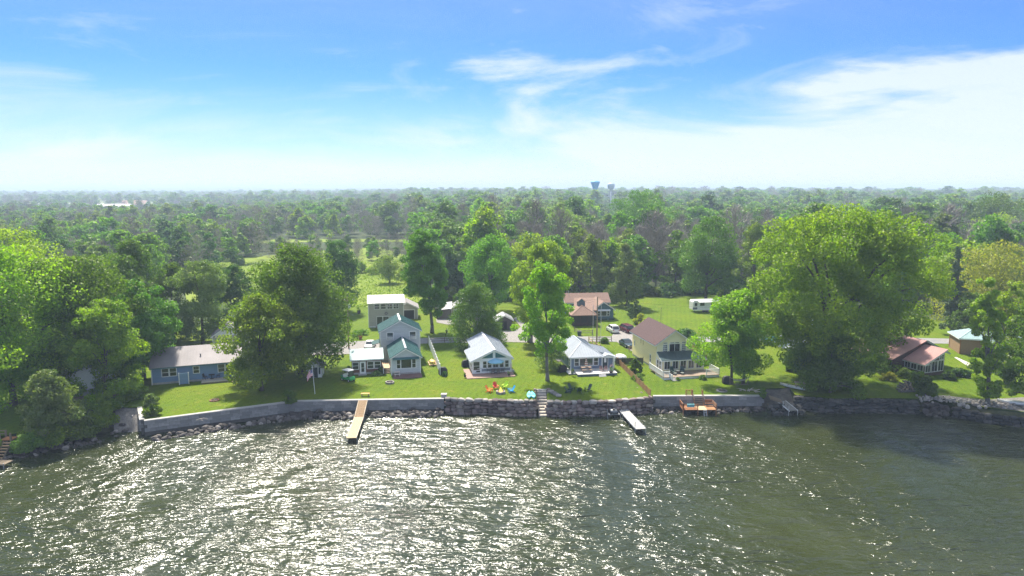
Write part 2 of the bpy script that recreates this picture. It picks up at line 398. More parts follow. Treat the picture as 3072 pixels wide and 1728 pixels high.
# ------------------------------------------------------------------ trees
BARK = mat('bark', (0.10, 0.085, 0.07), 0.95, var=0.35, nscale=6, bump=0.5, stretch=(3, 3, 0.6))
GREYBARK = mat('grey_bark', (0.16, 0.15, 0.135), 0.95, var=0.3, nscale=6, bump=0.4, stretch=(3, 3, 0.6))
BARETWIG = leafmat('bare_twig', (0.15, 0.13, 0.13), (0.30, 0.26, 0.255), 0.1)
LM = {
 'maple': leafmat('maple_leaf', (0.071, 0.157, 0.012), (0.192, 0.322, 0.017), .58),
 'bright': leafmat('bright_leaf', (0.116, 0.226, 0.009), (0.309, 0.410, 0.014), .68),
 'dark': leafmat('dark_leaf', (0.038, 0.100, 0.022), (0.100, 0.192, 0.034)),
 'lime': leafmat('lime_leaf', (0.166, 0.261, 0.012), (0.368, 0.438, 0.022), .68),
 'silver': leafmat('silver_leaf', (0.100, 0.172, 0.043), (0.251, 0.316, 0.081)),
 'mid': leafmat('mid_leaf', (0.064, 0.151, 0.015), (0.166, 0.282, 0.024)),
 'pale': leafmat('pale_leaf', (0.135, 0.218, 0.029), (0.284, 0.356, 0.051)),
 'spruce': leafmat('spruce_needle', (0.040, 0.075, 0.031), (0.100, 0.144, 0.056), 0.15),
 'willow': leafmat('willow_leaf', (0.219, 0.261, 0.015), (0.450, 0.425, 0.038), .68),
 'shrub': leafmat('shrub_leaf', (0.066, 0.151, 0.014), (0.199, 0.307, 0.020)),
 'cedar': leafmat('cedar_leaf', (0.050, 0.112, 0.022), (0.125, 0.179, 0.031), 0.2),
 'yellow': leafmat('yellow_shrub_leaf', (0.251, 0.301, 0.013), (0.450, 0.410, 0.025), .58),
}
def env(shape, t):
    """crown half-width (0..1) at height fraction t"""
    if shape == 'round': return np.sqrt(np.clip(1-((t-0.42)/0.60)**2, 0.01, 1))
    if shape == 'egg':   return np.sqrt(np.clip(1-((t-0.34)/0.68)**2, 0.01, 1))*(0.6+0.4*np.minimum(1, t*4+0.3))
    if shape == 'tall':  return np.clip(np.sin(np.pi*np.clip(t*0.9+0.06, 0, 1))**0.6, 0.05, 1)
    if shape == 'wide':  return np.sqrt(np.clip(1-((t-0.50)/0.56)**2, 0.02, 1))
    if shape == 'vase':  return np.maximum(np.sqrt(np.clip(1-((t-0.55)/0.50)**2, 0.01, 1)), .42*(1-t))
    if shape == 'cone':  return np.clip(1.03-t, 0.02, 1)**0.85
    if shape == 'column':return np.clip(np.minimum(1, t*6+.5)*(1-t**3*.85), .05, 1)
    if shape == 'dome':  return np.sqrt(np.clip(1-t**2.2, 0.01, 1))
    return np.ones_like(t)
def leaves(rng, C, D, size, tint, droop=0.0, up=0.35, rnd=0.8, asp=0.75):
    """kite-shaped leaf sprays at C facing roughly along D"""
    n = len(C)
    nrm = D*0.6 + rng.normal(0, rnd, (n, 3)); nrm[:, 2] += up
    nrm /= np.linalg.norm(nrm, axis=1, keepdims=True)+1e-9
    ax = rng.normal(0, 1, (n, 3)); ax[:, 2] -= droop*3
    ax -= nrm*np.sum(ax*nrm, 1, keepdims=True); ax /= np.linalg.norm(ax, axis=1, keepdims=True)+1e-9
    bx = np.cross(nrm, ax)
    L = size*rng.uniform(0.6, 1.35, (n, 1)); Wd = L*asp*rng.uniform(0.7, 1.2, (n, 1))
    V = np.stack([C-ax*L*.5, C+bx*Wd*.5+ax*L*.08-nrm*L*.12, C+ax*L*.5, C-bx*Wd*.5+ax*L*.08-nrm*L*.12], 1).reshape(-1, 3)
    F = np.arange(n*4).reshape(n, 4)
    return V, F, tint
def crown_np(seed, H, RX, z0, shape, nleaf, leaf, nblob=90, bs=(0.16, 0.30), ry=None, droop=0.0, gap=0.0, squash=0.8, lean=(0, 0)):
    rng = np.random.default_rng(seed); ry = ry or RX
    t = rng.uniform(0.02, 0.99, nblob)**0.92; e = env(shape, t)
    a = rng.uniform(0, 2*np.pi, nblob); u = rng.uniform(0.0, 1, nblob)**0.42
    br = RX*rng.uniform(bs[0], bs[1], nblob)*(0.55+0.45*e)
    rad = np.maximum(0, u*e*RX-br*0.55)
    # uneven outline: slow angular swell
    sw = 1+0.15*np.sin(2*a+seed)+0.12*np.sin(3*a+2.1*seed+3*t)+0.20*(rng.uniform(0, 1, nblob) > .86)
    B = np.stack([np.cos(a)*rad*sw, np.sin(a)*rad*sw*ry/RX, z0+(H-z0)*t-br*0.3*(t > .8)], 1)
    B[:, 0] += lean[0]*t; B[:, 1] += lean[1]*t
    w = br**2; idx = rng.choice(nblob, nleaf, p=w/w.sum())
    D = rng.normal(0, 1, (nleaf, 3)); D /= np.linalg.norm(D, axis=1, keepdims=True)
    rr = br[idx]*(0.45+0.6*rng.uniform(0, 1, nleaf)**0.5)
    C = B[idx] + D*rr[:, None]*np.array([1, 1, squash])
    if droop: C[:, 2] -= droop*br[idx]*rng.uniform(0, 1, nleaf)**2*2.2*(D[:, 2] < 0.3)
    bt = rng.uniform(0.15, 0.85, nblob)
    tint = np.clip(bt[idx]*0.75+rng.normal(0.12, 0.17, nleaf), 0, 1)
    V, F, tint = leaves(rng, C, D, leaf, tint, droop)
    return V, F, tint, B, br
def trunk_mb(seed, H, z0, r, B, nlimb=9, lean=(0, 0), n=8, fork=0.5):
    rnd = random.Random(seed); mb = MB(); top = z0+(H-z0)*fork
    pts = [Vector((lean[0]*k**1.5*.5+rnd.uniform(-.02, .02)*H*(k > 0)*.35, lean[1]*k**1.5*.5+rnd.uniform(-.02, .02)*H*(k > 0)*.35, top*k)) for k in (0, .12, .35, .6, .8, 1)]
    pts[0].z = -0.15
    rs = [r*1.45, r, r*.86, r*.7, r*.5, r*.28]
    mb.tube(pts, rs, n)
    order = sorted(range(len(B)), key=lambda i: rnd.random())[:nlimb]
    for i in order:
        e = Vector(B[i]); k = rnd.uniform(.35, .95)
        hmax = min(top*.97, max(z0*.75, e.z*0.75))
        f = max(0.15, min(0.97, (hmax/top)*k+.12)); f = min(f, .97)
        seg = f*5; j = min(int(seg), 4)
        ks = (0, .12, .35, .6, .8, 1); jj = max(q for q in range(5) if ks[q] <= f); ff = (f-ks[jj])/(ks[jj+1]-ks[jj])
        s = pts[jj].lerp(pts[jj+1], ff); r0 = (rs[jj]*(1-ff)+rs[jj+1]*ff)*.6
        m1 = s.lerp(e, .5)+Vector((0, 0, (e-s).length*.10)); mb.tube([s, m1, e], [r0, r0*.6, r0*.15], 6)
    return mb
TREES = {}
def tree(name, label, base, H, RX, z0, shape, leafm, nleaf=16000, leaf=0.42, seed=1, r=None, bark=BARK, ry=None, nblob=90, bs=(0.16, 0.30), droop=0.0, lean=(0, 0), trunks=1, squash=0.8, group=None, cat='tree', fork=.5, nlimb=10):
    t = thing(name, label, cat, (base.x, base.y, base.z), 0, group)
    V, F, ti, B, br = crown_np(seed, H, RX, z0, shape, nleaf, leaf, nblob, bs, ry, droop, squash=squash, lean=lean)
    r = r or 0.018*H
    if trunks == 1: trunk_mb(seed, H, z0, r, B, nlimb, lean, fork=fork).build('trunk', bark, t, smooth=True)
    else:
        for k in range(trunks):
            mb = trunk_mb(seed+k, H, z0, r*.8, B, nlimb//2, (lean[0]+(k-.5)*RX*.5, lean[1])); o = mb.build('trunk', bark, t, smooth=True); o.location = ((k-.5)*RX*.28, 0, 0)
    link('crown', npmesh('crown', V, F, ti), LM[leafm], t)
    return t
def px_tree(name, label, base_px, left, right, top, z0f, shape, leafm, base=None, **kw):
    """size a tree from what the photograph shows: its foot, its left and right outline and its top"""
    b = base or P(*base_px); H = HT(b, top); k = PXM(Vector((b.x, b.y, H*.5)))
    cx = (left+right)/2 - (1536+FPX*b.x/(b.y*_c+(CAM_H-H*.5)*_s))
    kw.setdefault('lean', (cx/k, 0))
    fit = kw.pop('fit', 1.13); zf = kw.pop('zf', .6); kw['nleaf'] = int(kw.get('nleaf', 16000)*1.5); kw['leaf'] = kw.get('leaf', .42)*.84
    return tree(name, label, b, H, (right-left)/2/k*fit, H*z0f*zf, shape, leafm, **kw)
def bare_np(seed, H, RX, z0, n=900):
    rng = np.random.default_rng(seed)
    a = rng.uniform(0, 6.28, n); t = rng.uniform(0, 1, n); e = env('egg', t)*rng.uniform(.1, 1, n)
    C = np.stack([np.cos(a)*e*RX, np.sin(a)*e*RX, z0+(H-z0)*t], 1)
    d = np.stack([np.cos(a)*.5, np.sin(a)*.5, np.ones(n)*.9], 1)+rng.normal(0, .4, (n, 3)); d /= np.linalg.norm(d, axis=1, keepdims=True)
    L = rng.uniform(.7, 2.0, (n, 1))*H/16; s = np.cross(d, rng.normal(0, 1, (n, 3))); s /= np.linalg.norm(s, axis=1, keepdims=True)
    w = rng.uniform(.03, .075, (n, 1))*H/16
    V = np.stack([C-d*L*.5-s*w, C-d*L*.5+s*w, C+d*L*.5+s*w*.3, C+d*L*.5-s*w*.3], 1).reshape(-1, 3)
    B = C[rng.choice(n, 40)]
    return V, np.arange(n*4).reshape(n, 4), rng.uniform(0, 1, n), B
def bush(name, label, base, w, h, leafm, seed=1, nleaf=1500, leaf=0.22, d=None, group=None, shape='dome', cat='bush', nblob=26):
    t = thing(name, label, cat, base, 0, group)
    V, F, ti, B, br = crown_np(seed, h, w/2, h*0.05, shape, nleaf, leaf, nblob, (.24, .42), (d or w)/2)
    V[:, 2] = np.maximum(V[:, 2], 0.02)
    mb = MB()
    for i in range(5):
        e = Vector(B[i]); mb.cyl((0, 0, -0.1), (e.x*.6, e.y*.6, max(.2, e.z*.7)), .05, .02, 5)
    mb.build('stem', BARK, t); link('foliage', npmesh('foliage', V, F, ti), LM[leafm], t)
    return t
# ------------------------------------------------------------------ trees around the houses, left to right
px_tree('maple_tree', 'tall yellow-green maple at the far left edge, above the shore shrubs', (40,1215), -190, 215, 745, .16, 'round', 'bright', seed=11, nleaf=26000, leaf=.46, nblob=120)
px_tree('maple_tree', 'broad maple over the half-hidden white cottage on the left shore', (235,1165), 60, 400, 765, .20, 'round', 'maple', seed=12, nleaf=26000, leaf=.44, nblob=120)
px_tree('maple_tree', 'bright slender maple whose low branches hang beside the gravel beach', (318,1205), 225, 425, 900, .10, 'egg', 'bright', seed=13, nleaf=13000, leaf=.38)
px_tree('tree', 'low grey-green tree leaning over the left bank above the old steps', (150,1290), 70, 225, 1112, .12, 'dome', 'silver', seed=14, nleaf=9000, leaf=.34)
px_tree('maple_tree', 'yellowish tree crown rising behind the far left maples', (70,1040), -120, 200, 690, .2, 'round', 'lime', seed=15, nleaf=15000, leaf=.5)
px_tree('maple_tree', 'large dark dome-shaped maple behind the left shore trees', (400,1035), 278, 520, 722, .2, 'dome', 'mid', seed=16, nleaf=20000, leaf=.46)
px_tree('maple_tree', 'dark maple standing at the left end of the blue ranch house', (432,1138), 330, 520, 845, .22, 'egg', 'mid', seed=17, nleaf=18000, leaf=.40)
px_tree('tree', 'grey-green oval tree directly behind the blue ranch house', (610,1030), 520, 688, 775, .08, 'egg', 'silver', seed=18, nleaf=15000, leaf=.42)
px_tree('tree', 'dark blue-green tree right of the grey-green one behind the ranch house', (700,985), 630, 750, 795, .1, 'egg', 'dark', seed=19, nleaf=10000, leaf=.42)
px_tree('maple_tree', 'huge dense round maple left of the grey two-storey house', (905,1122), 750, 1042, 735, .16, 'egg', 'maple', seed=20, nleaf=34000, leaf=.42, nblob=150, r=.5)
px_tree('maple_tree', 'lighter young maple in front of the right end of the blue ranch house', (785,1172), 668, 902, 882, .24, 'dome', 'bright', seed=21, nleaf=20000, leaf=.38, r=.28)
px_tree('pine_tree', 'dark leaning evergreen behind the huge round maple', (1030,935), 945, 1075, 722, .10, 'tall', 'dark', seed=22, nleaf=11000, leaf=.45)
px_tree('cottonwood_tree', 'tall upright tree on the lawn right of the taupe house', (1296,998), 1192, 1332, 692, .25, 'tall', 'mid', seed=23, nleaf=22000, leaf=.42, r=.36, bark=GREYBARK)
px_tree('tree', 'tall broad green tree behind the small dark shed', (1478,935), 1388, 1560, 702, .18, 'tall', 'maple', seed=24, nleaf=18000, leaf=.45)
px_tree('birch_tree', 'drooping birch with pale limbs behind the white-roofed cottage', (1434,1040), 1352, 1500, 842, .12, 'dome', 'mid', seed=25, nleaf=17000, leaf=.32, droop=.8, bark=mat('birch_bark', (.5,.47,.42), .8, var=.3))
px_tree('maple_tree', 'bright slim tree with bare straight trunk on the lawn by the stone steps', (1643,1143), 1560, 1700, 785, .36, 'egg', 'bright', seed=26, nleaf=15000, leaf=.36, r=.27, bark=GREYBARK)
px_tree('maple_tree', 'tall yellow-green tree with thick trunk at the bend of the lane', (1589,1027), 1562, 1712, 725, .34, 'tall', 'lime', seed=27, nleaf=16000, leaf=.42, r=.45, bark=GREYBARK)
px_tree('tree', 'small grey-green tree against the left wall of the blue-grey cottage', (1652,1108), 1618, 1706, 1028, .05, 'egg', 'silver', seed=28, nleaf=5000, leaf=.24)
px_tree('poplar_tree', 'silvery poplar at the wood edge behind the brown-roofed house', (1880,918), 1828, 1928, 730, .08, 'column', 'silver', seed=29, nleaf=12000, leaf=.42)
px_tree('tree', 'big dark tree at the wood edge behind the yellow house', (2118,912), 2030, 2225, 652, .1, 'egg', 'mid', seed=30, nleaf=20000, leaf=.5, base=P(2118,902))
px_tree('tree', 'yellow-green tree between the big dark tree and the giant lakeside maple', (2262,925), 2205, 2318, 668, .2, 'dome', 'pale', seed=31, nleaf=9000, leaf=.48)
px_tree('maple_tree', 'bright lakeside maple with two trunks right of the yellow house', (2212,1152), 2112, 2318, 872, .20, 'egg', 'bright', seed=32, nleaf=22000, leaf=.36, trunks=2, r=.28)
px_tree('maple_tree', 'giant spreading maple on the right shore, tallest tree by the water', (2468,1150), 2280, 2795, 622, .05, 'vase', 'bright', fit=1.04, zf=1, seed=33, nleaf=66000, leaf=.44, nblob=260, bs=(.10,.2), r=.75, nlimb=18)
px_tree('maple_tree', 'leafy lower boughs of a maple hanging over the water on the right', (2490,1178), 2395, 2580, 985, .04, 'egg', 'maple', seed=34, nleaf=14000, leaf=.36)
px_tree('maple_tree', 'medium maple shading the pink-roofed cottage', (2655,1090), 2540, 2745, 905, .08, 'wide', 'maple', fit=1.05, zf=1., seed=44, nleaf=11000, leaf=.38)
px_tree('willow_tree', 'golden weeping willow at the right edge behind the brown building', (2985,975), 2850, 3140, 738, .12, 'dome', 'willow', seed=35, nleaf=22000, leaf=.46, droop=2.6, squash=1.15)
px_tree('spruce_tree', 'dark pointed spruce left of the weeping willow', (2862,1005), 2826, 2900, 735, .06, 'cone', 'spruce', seed=36, nleaf=9000, leaf=.4, nblob=110, bs=(.2,.34), squash=.45, fork=.95)
px_tree('tree', 'slim lime-green tree standing on the gravel landing at right', (2962,1216), 2885, 2990, 832, .06, 'tall', 'lime', seed=37, nleaf=12000, leaf=.36, r=.3, bark=GREYBARK)
px_tree('tree', 'second slim lime-green tree right of the one on the gravel landing', (3015,1150), 2968, 3085, 836, .06, 'tall', 'lime', seed=38, nleaf=12000, leaf=.36, r=.25, bark=GREYBARK)
px_tree('tree', 'green tree cut by the right edge of the picture at the shore', (3085,1215), 3015, 3170, 905, .1, 'egg', 'maple', seed=39, nleaf=13000, leaf=.38)
px_tree('tree', 'very tall dark tree standing above the woods left of the water-tower gap', (1930,790), 1838, 2015, 572, .3, 'egg', 'mid', seed=40, nleaf=12000, leaf=.75, base=P(1930,775))
px_tree('tree', 'broad light-green tree in the woods below the water towers', (1690,800), 1600, 1782, 628, .1, 'dome', 'pale', seed=41, nleaf=12000, leaf=.65, base=P(1690,785))
px_tree('tree', 'tall feathery tree above the woods near the right edge', (3000,800), 2915, 3075, 575, .3, 'wide', 'mid', seed=42, nleaf=7000, leaf=.8, base=P(3000,765))
px_tree('tree', 'bright round tree in the woods above the weeping willow', (2990,850), 2880, 3100, 640, .1, 'dome', 'lime', seed=43, nleaf=11000, leaf=.65, base=P(2990,815))
px_tree('tree', 'yellow-green tree in front of the woods behind the small dark shed', (1590,920), 1520, 1660, 700, .1, 'egg', 'lime', seed=45, nleaf=9000, leaf=.5, base=P(1590,905))
px_tree('tree', 'small leafy tree at the right side of the meadow', (1168,850), 1120, 1200, 765, .2, 'egg', 'pale', seed=46, nleaf=3000, leaf=.5)
px_tree('maple_tree', 'green maple filling the gap between the left shore crowns', (150,1110), 20, 270, 800, .1, 'round', 'mid', seed=51, nleaf=16000, leaf=.44)
px_tree('tree', 'pale tree behind the dark dome-shaped maple', (330,1000), 210, 420, 770, .1, 'round', 'pale', seed=52, nleaf=12000, leaf=.46)
px_tree('tree', 'dark tree between the dome-shaped maple and the ranch house trees', (520,1020), 455, 585, 790, .1, 'egg', 'mid', seed=53, nleaf=11000, leaf=.44)
px_tree('tree', 'leafy tree at the right edge between the spruce and the lime-green trees', (2915,1015), 2860, 2975, 880, .05, 'egg', 'maple', seed=54, nleaf=9000, leaf=.4)
# ------------------------------------------------------------------ the woods
FRONT = [(-900,150),(-300,165),(0,178),(250,188),(450,205),(540,228),(640,262),(760,285),(1000,266),(1180,258),(1245,222),(1300,200),(1400,192),(1600,196),(1700,194),(2000,206),(2150,206),(2300,192),(2600,182),(2850,172),(3100,166),(4200,160)]
def woods():
    rnd = random.Random(77); cand = []
    y = 150.0
    while y < 4600:
        s = 6.3 + y/95
        x = -0.92*y
        while x < 0.92*y:
            xx, yy = x+rnd.uniform(-.45, .45)*s, y+rnd.uniform(-.45, .45)*s
            x += s
            px = 1536+FPX*xx/(yy*_c+CAM_H*_s)
            edge = lerp_px(px, FRONT)
            if yy < edge: continue
            if 790 < px < 1235 and yy < 425:            # meadow with thin saplings, then the far field
                if 372 < yy or rnd.random() < .2: continue
            if px < 1100 and 830 < yy < 2600 and rnd.random() < .62: continue
            if px < 1150 and yy >= 2600 and rnd.random() < .3: continue
            if 250 < px < 470 and 820 < yy < 1045: continue
            bl = max(0, min(1, (px-500)/900))
            h = rnd.uniform(9.5, 15)*(1-bl)+rnd.uniform(13, 20.5)*bl
            if yy > 700: h = rnd.uniform(9, 13)*(1-bl)+rnd.uniform(15, 23)*bl
            if yy > 1300: h = rnd.uniform(10, 19)*(1-bl)+rnd.uniform(17, 28)*bl
            if rnd.random() < .08: h *= 1.35
            if 790 < px < 1235 and yy < 372: h = rnd.uniform(4.5, 9.5)
            if 1790 < px < 1868 and 330 < yy < 1500: h *= .6
            # species drift slowly over the land
            q = math.sin(xx*.021+1.3)+math.sin(yy*.017-xx*.009)+math.sin(yy*.05+xx*.031+2)*.6
            bare = .34 if px < 1250 else .14
            if 1600 < px < 2100 and 215 < yy < 262: bare = .75
            if 2500 < px < 2960 and 215 < yy < 300: bare = .4
            if px < 1250 and 640 < px and yy < 460: bare = .55
            r = rnd.random()
            if r < bare: k = 6
            elif q > .9: k = rnd.choice((0, 1, 4))
            elif q > 0: k = rnd.choice((0, 2, 4, 1))
            elif q > -.9: k = rnd.choice((2, 3, 0, 5))
            else: k = rnd.choice((3, 5, 2))
            wide = rnd.uniform(.8, 1.2)+yy/2200
            cand.append((h/yy, xx, yy, h, k, wide, rnd.uniform(0, 6.28), px))
        y += s*.92
    return cand
cand = woods()
KIND = [('egg', 'mid', 'green'), ('dome', 'pale', 'pale green'), ('round', 'maple', 'leafy'), ('egg', 'dark', 'dark'), ('dome', 'bright', 'bright green'), ('tall', 'silver', 'grey-green'), ('bare', None, 'leafless grey')]
protos = []
for k, (shape, lm, adj) in enumerate(KIND):
    var = []
    for s in range(2):
        if shape == 'bare':
            V, F, ti, B = bare_np(300+s, 15, 3.6, 4, 1100); lmat = BARETWIG
        else:
            V, F, ti, B, br = crown_np(200+k*5+s, 15, 5.0 if shape != 'tall' else 3.4, 2.2, shape, 3600, .60, 56, (.18, .34)); lmat = LM[lm]
        cm = npmesh('crown', V, F, ti); cm.materials.append(lmat)
        tm = trunk_mb(200+k*5+s, 15, 4, .2, B, 8 if shape != 'bare' else 16, n=6).mesh('trunk'); tm.materials.append(GREYBARK if shape == 'bare' else BARK)
        var.append((cm, tm))
    protos.append(var)
LANDM = [(-999,'at the far left edge'),(200,'left of the blue ranch house'),(430,'behind the left half of the ranch house'),(600,'behind the right half of the ranch house'),(760,'behind the huge round maple'),(1040,'beyond the bright meadow'),(1180,'at the right end of the meadow'),(1260,'behind the taupe house'),(1400,'behind the drooping birch'),(1520,'behind the small dark shed'),(1660,'behind the screened porch'),(1760,'behind the brown-roofed house'),(1860,'behind the row of cedars'),(1960,'behind the yellow house'),(2060,'behind the parked trailer'),(2180,'behind the lakeside maple'),(2300,'left behind the giant maple'),(2460,'right behind the giant maple'),(2640,'behind the pink roof'),(2800,'behind the spruce'),(2920,'behind the weeping willow')]
vis = sorted([c for c in cand if -40 < c[7] < 3110], reverse=True)[:285]
chosen = set(id(c) for c in vis); seen = {}
vis.sort(key=lambda c: c[7]); labs = {}; made = []
for c in vis:
    _, x, yy, h, k, wide, rot, px = c
    lmk = [l for a, l in LANDM if px >= a][-1]
    q = yy-lerp_px(px, FRONT); dep = 'at the front edge of the woods' if q < 12 else 'just inside the woods' if q < 26 else 'in the woods' if q < 48 else 'deep in the woods' if q < 90 else 'far back in the woods'
    sz = 'very tall ' if h > 22 else 'tall ' if h > 17.5 else 'small ' if h < 9.5 else 'low ' if h < 12 else ''
    wd = 'broad ' if wide > 1.17 else 'narrow ' if wide < 1.03 else ''
    lab = ' '.join(f'{sz}{wd}{KIND[k][2]} tree {dep} {lmk}'.replace('of the woods ', 'of woods ').split()[:16])
    cm, tm = protos[k][int(rot*10) % 2]
    labs.setdefault(lab, []).append(None); t = thing('bare_tree' if k == 6 else 'woodland_tree', lab, 'tree', (x, yy, 0), rot, 'woodland trees '+lmk)
    made.append(t); s = h/15; t.scale = (s*wide*.95, s*wide*.95, s)
    for nm, me in (('trunk', tm), ('crown', cm)):
        o = bpy.data.objects.new(nm, me); COL.objects.link(o); o.parent = t
for lab in labs:                                   # twins: say which of them, left to right
    tw = [t for t in made if t['label'] == lab]
    wd = {2: ('left-hand', 'right-hand'), 3: ('leftmost', 'middle', 'rightmost')}.get(len(tw))
    if wd:
        for t, w in zip(tw, wd): t['label'] = lab.replace(' tree ', f' {w} tree ', 1)
# the rest of the woods, which reads as one mass
def woodland_mass(name, pts):
    src = bpy.data.collections.new('woodland_sources')
    nleaf = 1200
    for k, (shape, lm, adj) in enumerate(KIND):
        if shape == 'bare':
            V, F, ti, B = bare_np(400, 15, 3.8, 3.5, 620); V2 = V; lmat = BARETWIG
        else:
            V, F, ti, B, br = crown_np(500+k, 15, 5.0 if shape != 'tall' else 3.6, 1.6, shape, nleaf, .98, 34, (.22, .38)); lmat = LM[lm]
        me = npmesh(f'woodland_{k}', V, F, ti); me.materials.append(lmat)
        o = bpy.data.objects.new(f'w{k}_woodland_source', me); src.objects.link(o)
    n = len(pts); me = bpy.data.meshes.new(name); me.vertices.add(n)
    co = np.array([(p[1], p[2], 0) for p in pts], np.float32); me.vertices.foreach_set('co', co.ravel())
    a = me.attributes.new('kind_index', 'INT', 'POINT'); a.data.foreach_set('value', np.array([p[4] for p in pts], np.int32))
    a = me.attributes.new('spin', 'FLOAT_VECTOR', 'POINT'); a.data.foreach_set('vector', np.array([(0, 0, p[6]) for p in pts], np.float32).ravel())
    a = me.attributes.new('size', 'FLOAT_VECTOR', 'POINT'); a.data.foreach_set('vector', np.array([(p[3]/15*p[5], p[3]/15*p[5], p[3]/15) for p in pts], np.float32).ravel())
    me.update(); o = link(name, me); tag(o, 'hazy mixed woodland that fills the flat land to the horizon', 'woodland', kind='stuff')
    ng = bpy.data.node_groups.new('woodland_spread', 'GeometryNodeTree')
    ng.interface.new_socket('Geometry', in_out='INPUT', socket_type='NodeSocketGeometry'); ng.interface.new_socket('Geometry', in_out='OUTPUT', socket_type='NodeSocketGeometry')
    gi = ng.nodes.new('NodeGroupInput'); go = ng.nodes.new('NodeGroupOutput'); ip = ng.nodes.new('GeometryNodeInstanceOnPoints')
    ci = ng.nodes.new('GeometryNodeCollectionInfo'); ci.inputs['Collection'].default_value = src; ci.inputs['Separate Children'].default_value = True; ci.inputs['Reset Children'].default_value = True
    def na(nm, ty):
        q = ng.nodes.new('GeometryNodeInputNamedAttribute'); q.data_type = ty; q.inputs['Name'].default_value = nm; return q.outputs['Attribute']
    L = ng.links.new
    L(gi.outputs[0], ip.inputs['Points']); L(ci.outputs[0], ip.inputs['Instance']); ip.inputs['Pick Instance'].default_value = True
    L(na('kind_index', 'INT'), ip.inputs['Instance Index']); L(na('spin', 'FLOAT_VECTOR'), ip.inputs['Rotation']); L(na('size', 'FLOAT_VECTOR'), ip.inputs['Scale'])
    L(ip.outputs[0], go.inputs[0])
    md = o.modifiers.new('spread', 'NODES'); md.node_group = ng
    return o
rest = [c for c in cand if id(c) not in chosen]
woodland_mass('woodland', rest)
# distant rise along the horizon
def hills():
    rng = np.random.default_rng(9); V, F = [], []
    xs = np.linspace(-7800, 7800, 240)
    for j, (dy, hf) in enumerate(((0, 0), (300, .75), (700, 1), (1500, .9))):
        for i, x in enumerate(xs):
            a = x/7800
            h = 33+13*max(0, -a)+3*math.sin(a*9)+2.5*math.sin(a*31+1)+2*math.sin(a*83)+rng.uniform(-2.5, 2.5)
            V.append((x, 6600+dy+250*math.sin(a*7), h*hf-1))
    n = len(xs)
    for j in range(3): F += [(j*n+i, j*n+i+1, (j+1)*n+i+1, (j+1)*n+i) for i in range(n-1)]
    me = bpy.data.meshes.new('hills'); me.from_pydata(V, [], F); me.update()
    structure(link('hills', me, mat('distant_woods', (0.05, 0.085, 0.035), 0.95, var=.3, nscale=.004)))
hills()
# ------------------------------------------------------------------ building kit
def slope(mb, a, b, c, d, t=0.1, ribs=None):
    """one roof plane; a,b along the eave, d,c along the ridge; raised seams every `ribs` metres"""
    a, b, c, d = map(Vector, (a, b, c, d)); mb.slab(a, b, c, d, t)
    if ribs:
        n = (b-a).cross(d-a)
        if n.length < 1e-6: n = (b-a).cross(c-a)
        n.normalize(); n = -n if n.z < 0 else n
        e = b-a; k = max(1, int(e.length/ribs)); fd, fc = (d-a).dot(e)/e.length_squared, (c-a).dot(e)/e.length_squared
        up = d-a-e*fd                                   # straight up the slope; seams stop at the hips
        for i in range(k+1):
            f = i/k
            g = f/fd if (fd > .02 and f < fd) else (1-f)/(1-fc) if (fc < .98 and f > fc) else 1.0
            p = a.lerp(b, f); q = p+up*max(0, min(1, g))
            if (q-p).length > .3: mb.bar(p+n*(t+.015), q+n*(t+.015), .05, .05, up=n)
def gable(h, x0, x1, y0, y1, ze, zr, roofm, wallm, axis='y', r=None, o=.35, og=.3, t=.1, ribs=None, trim=WHITE, cap=None, hipf=0):
    """gabled roof over a rectangle; axis = direction of the ridge; also closes the gable walls"""
    sw = axis == 'x'
    def T(p): return (p[1], p[0], p[2]) if sw else p
    if sw: x0, x1, y0, y1 = y0, y1, x0, x1
    r = (x0+x1)/2 if r is None else r
    mb = MB(); tr = MB()
    for xe, sg in ((x0, -1), (x1, 1)):
        sl = (zr-ze)/abs(r-xe); xo, zo = xe+sg*o, ze-o*sl
        slope(mb, T((xo, y0-og, zo)), T((xo, y1+og, zo)), T((r, y1+og, zr)), T((r, y0-og, zr)), t, ribs)
        for yy in (y0-og, y1+og):                                   # barge boards
            tr.bar(T((xo, yy, zo-.06)), T((r, yy, zr-.06)), .06, .17)
        tr.bar(T((xo, y0-og, zo-.07)), T((xo, y1+og, zo-.07)), .06, .16)
    roof = mb.build('roof', roofm, h); tr.build('fascia', trim, h)
    if cap: MB().bar(T((r, y0-og, zr+t+.03)), T((r, y1+og, zr+t+.03)), .34, .06).build('ridge_cap', cap, roof)
    for yy in (y0, y1-.12):
        poly = [(x0, ze-.02), (x1, ze-.02), (r, zr-.03)]
        vs = [T((p[0], yy, p[1])) for p in poly]+[T((p[0], yy+.12, p[1])) for p in poly]
        MB().add(vs, [(0,1,2),(5,4,3),(0,3,4,1),(1,4,5,2),(2,5,3,0)]).build('gable_wall', wallm, h)
    return roof
def shed_roof(h, x0, x1, y0, y1, z0, z1, roofm, o=.3, t=.1, ribs=None, trim=WHITE):
    """lean-to roof: z0 along the front (y0), z1 along the back (y1)"""
    mb = MB(); s = (z1-z0)/(y1-y0)
    slope(mb, (x0-o, y0-o, z0-o*s), (x1+o, y0-o, z0-o*s), (x1+o, y1, z1), (x0-o, y1, z1), t, ribs)
    roof = mb.build('roof', roofm, h)
    tr = MB().bar((x0-o, y0-o-.02, z0-o*s-.03), (x1+o, y0-o-.02, z0-o*s-.03), .05, .15)
    for x in (x0-o, x1+o): tr.bar((x, y0-o, z0-o*s-.03), (x, y1, z1-.03), .05, .15)
    tr.build('fascia', trim, h); return roof
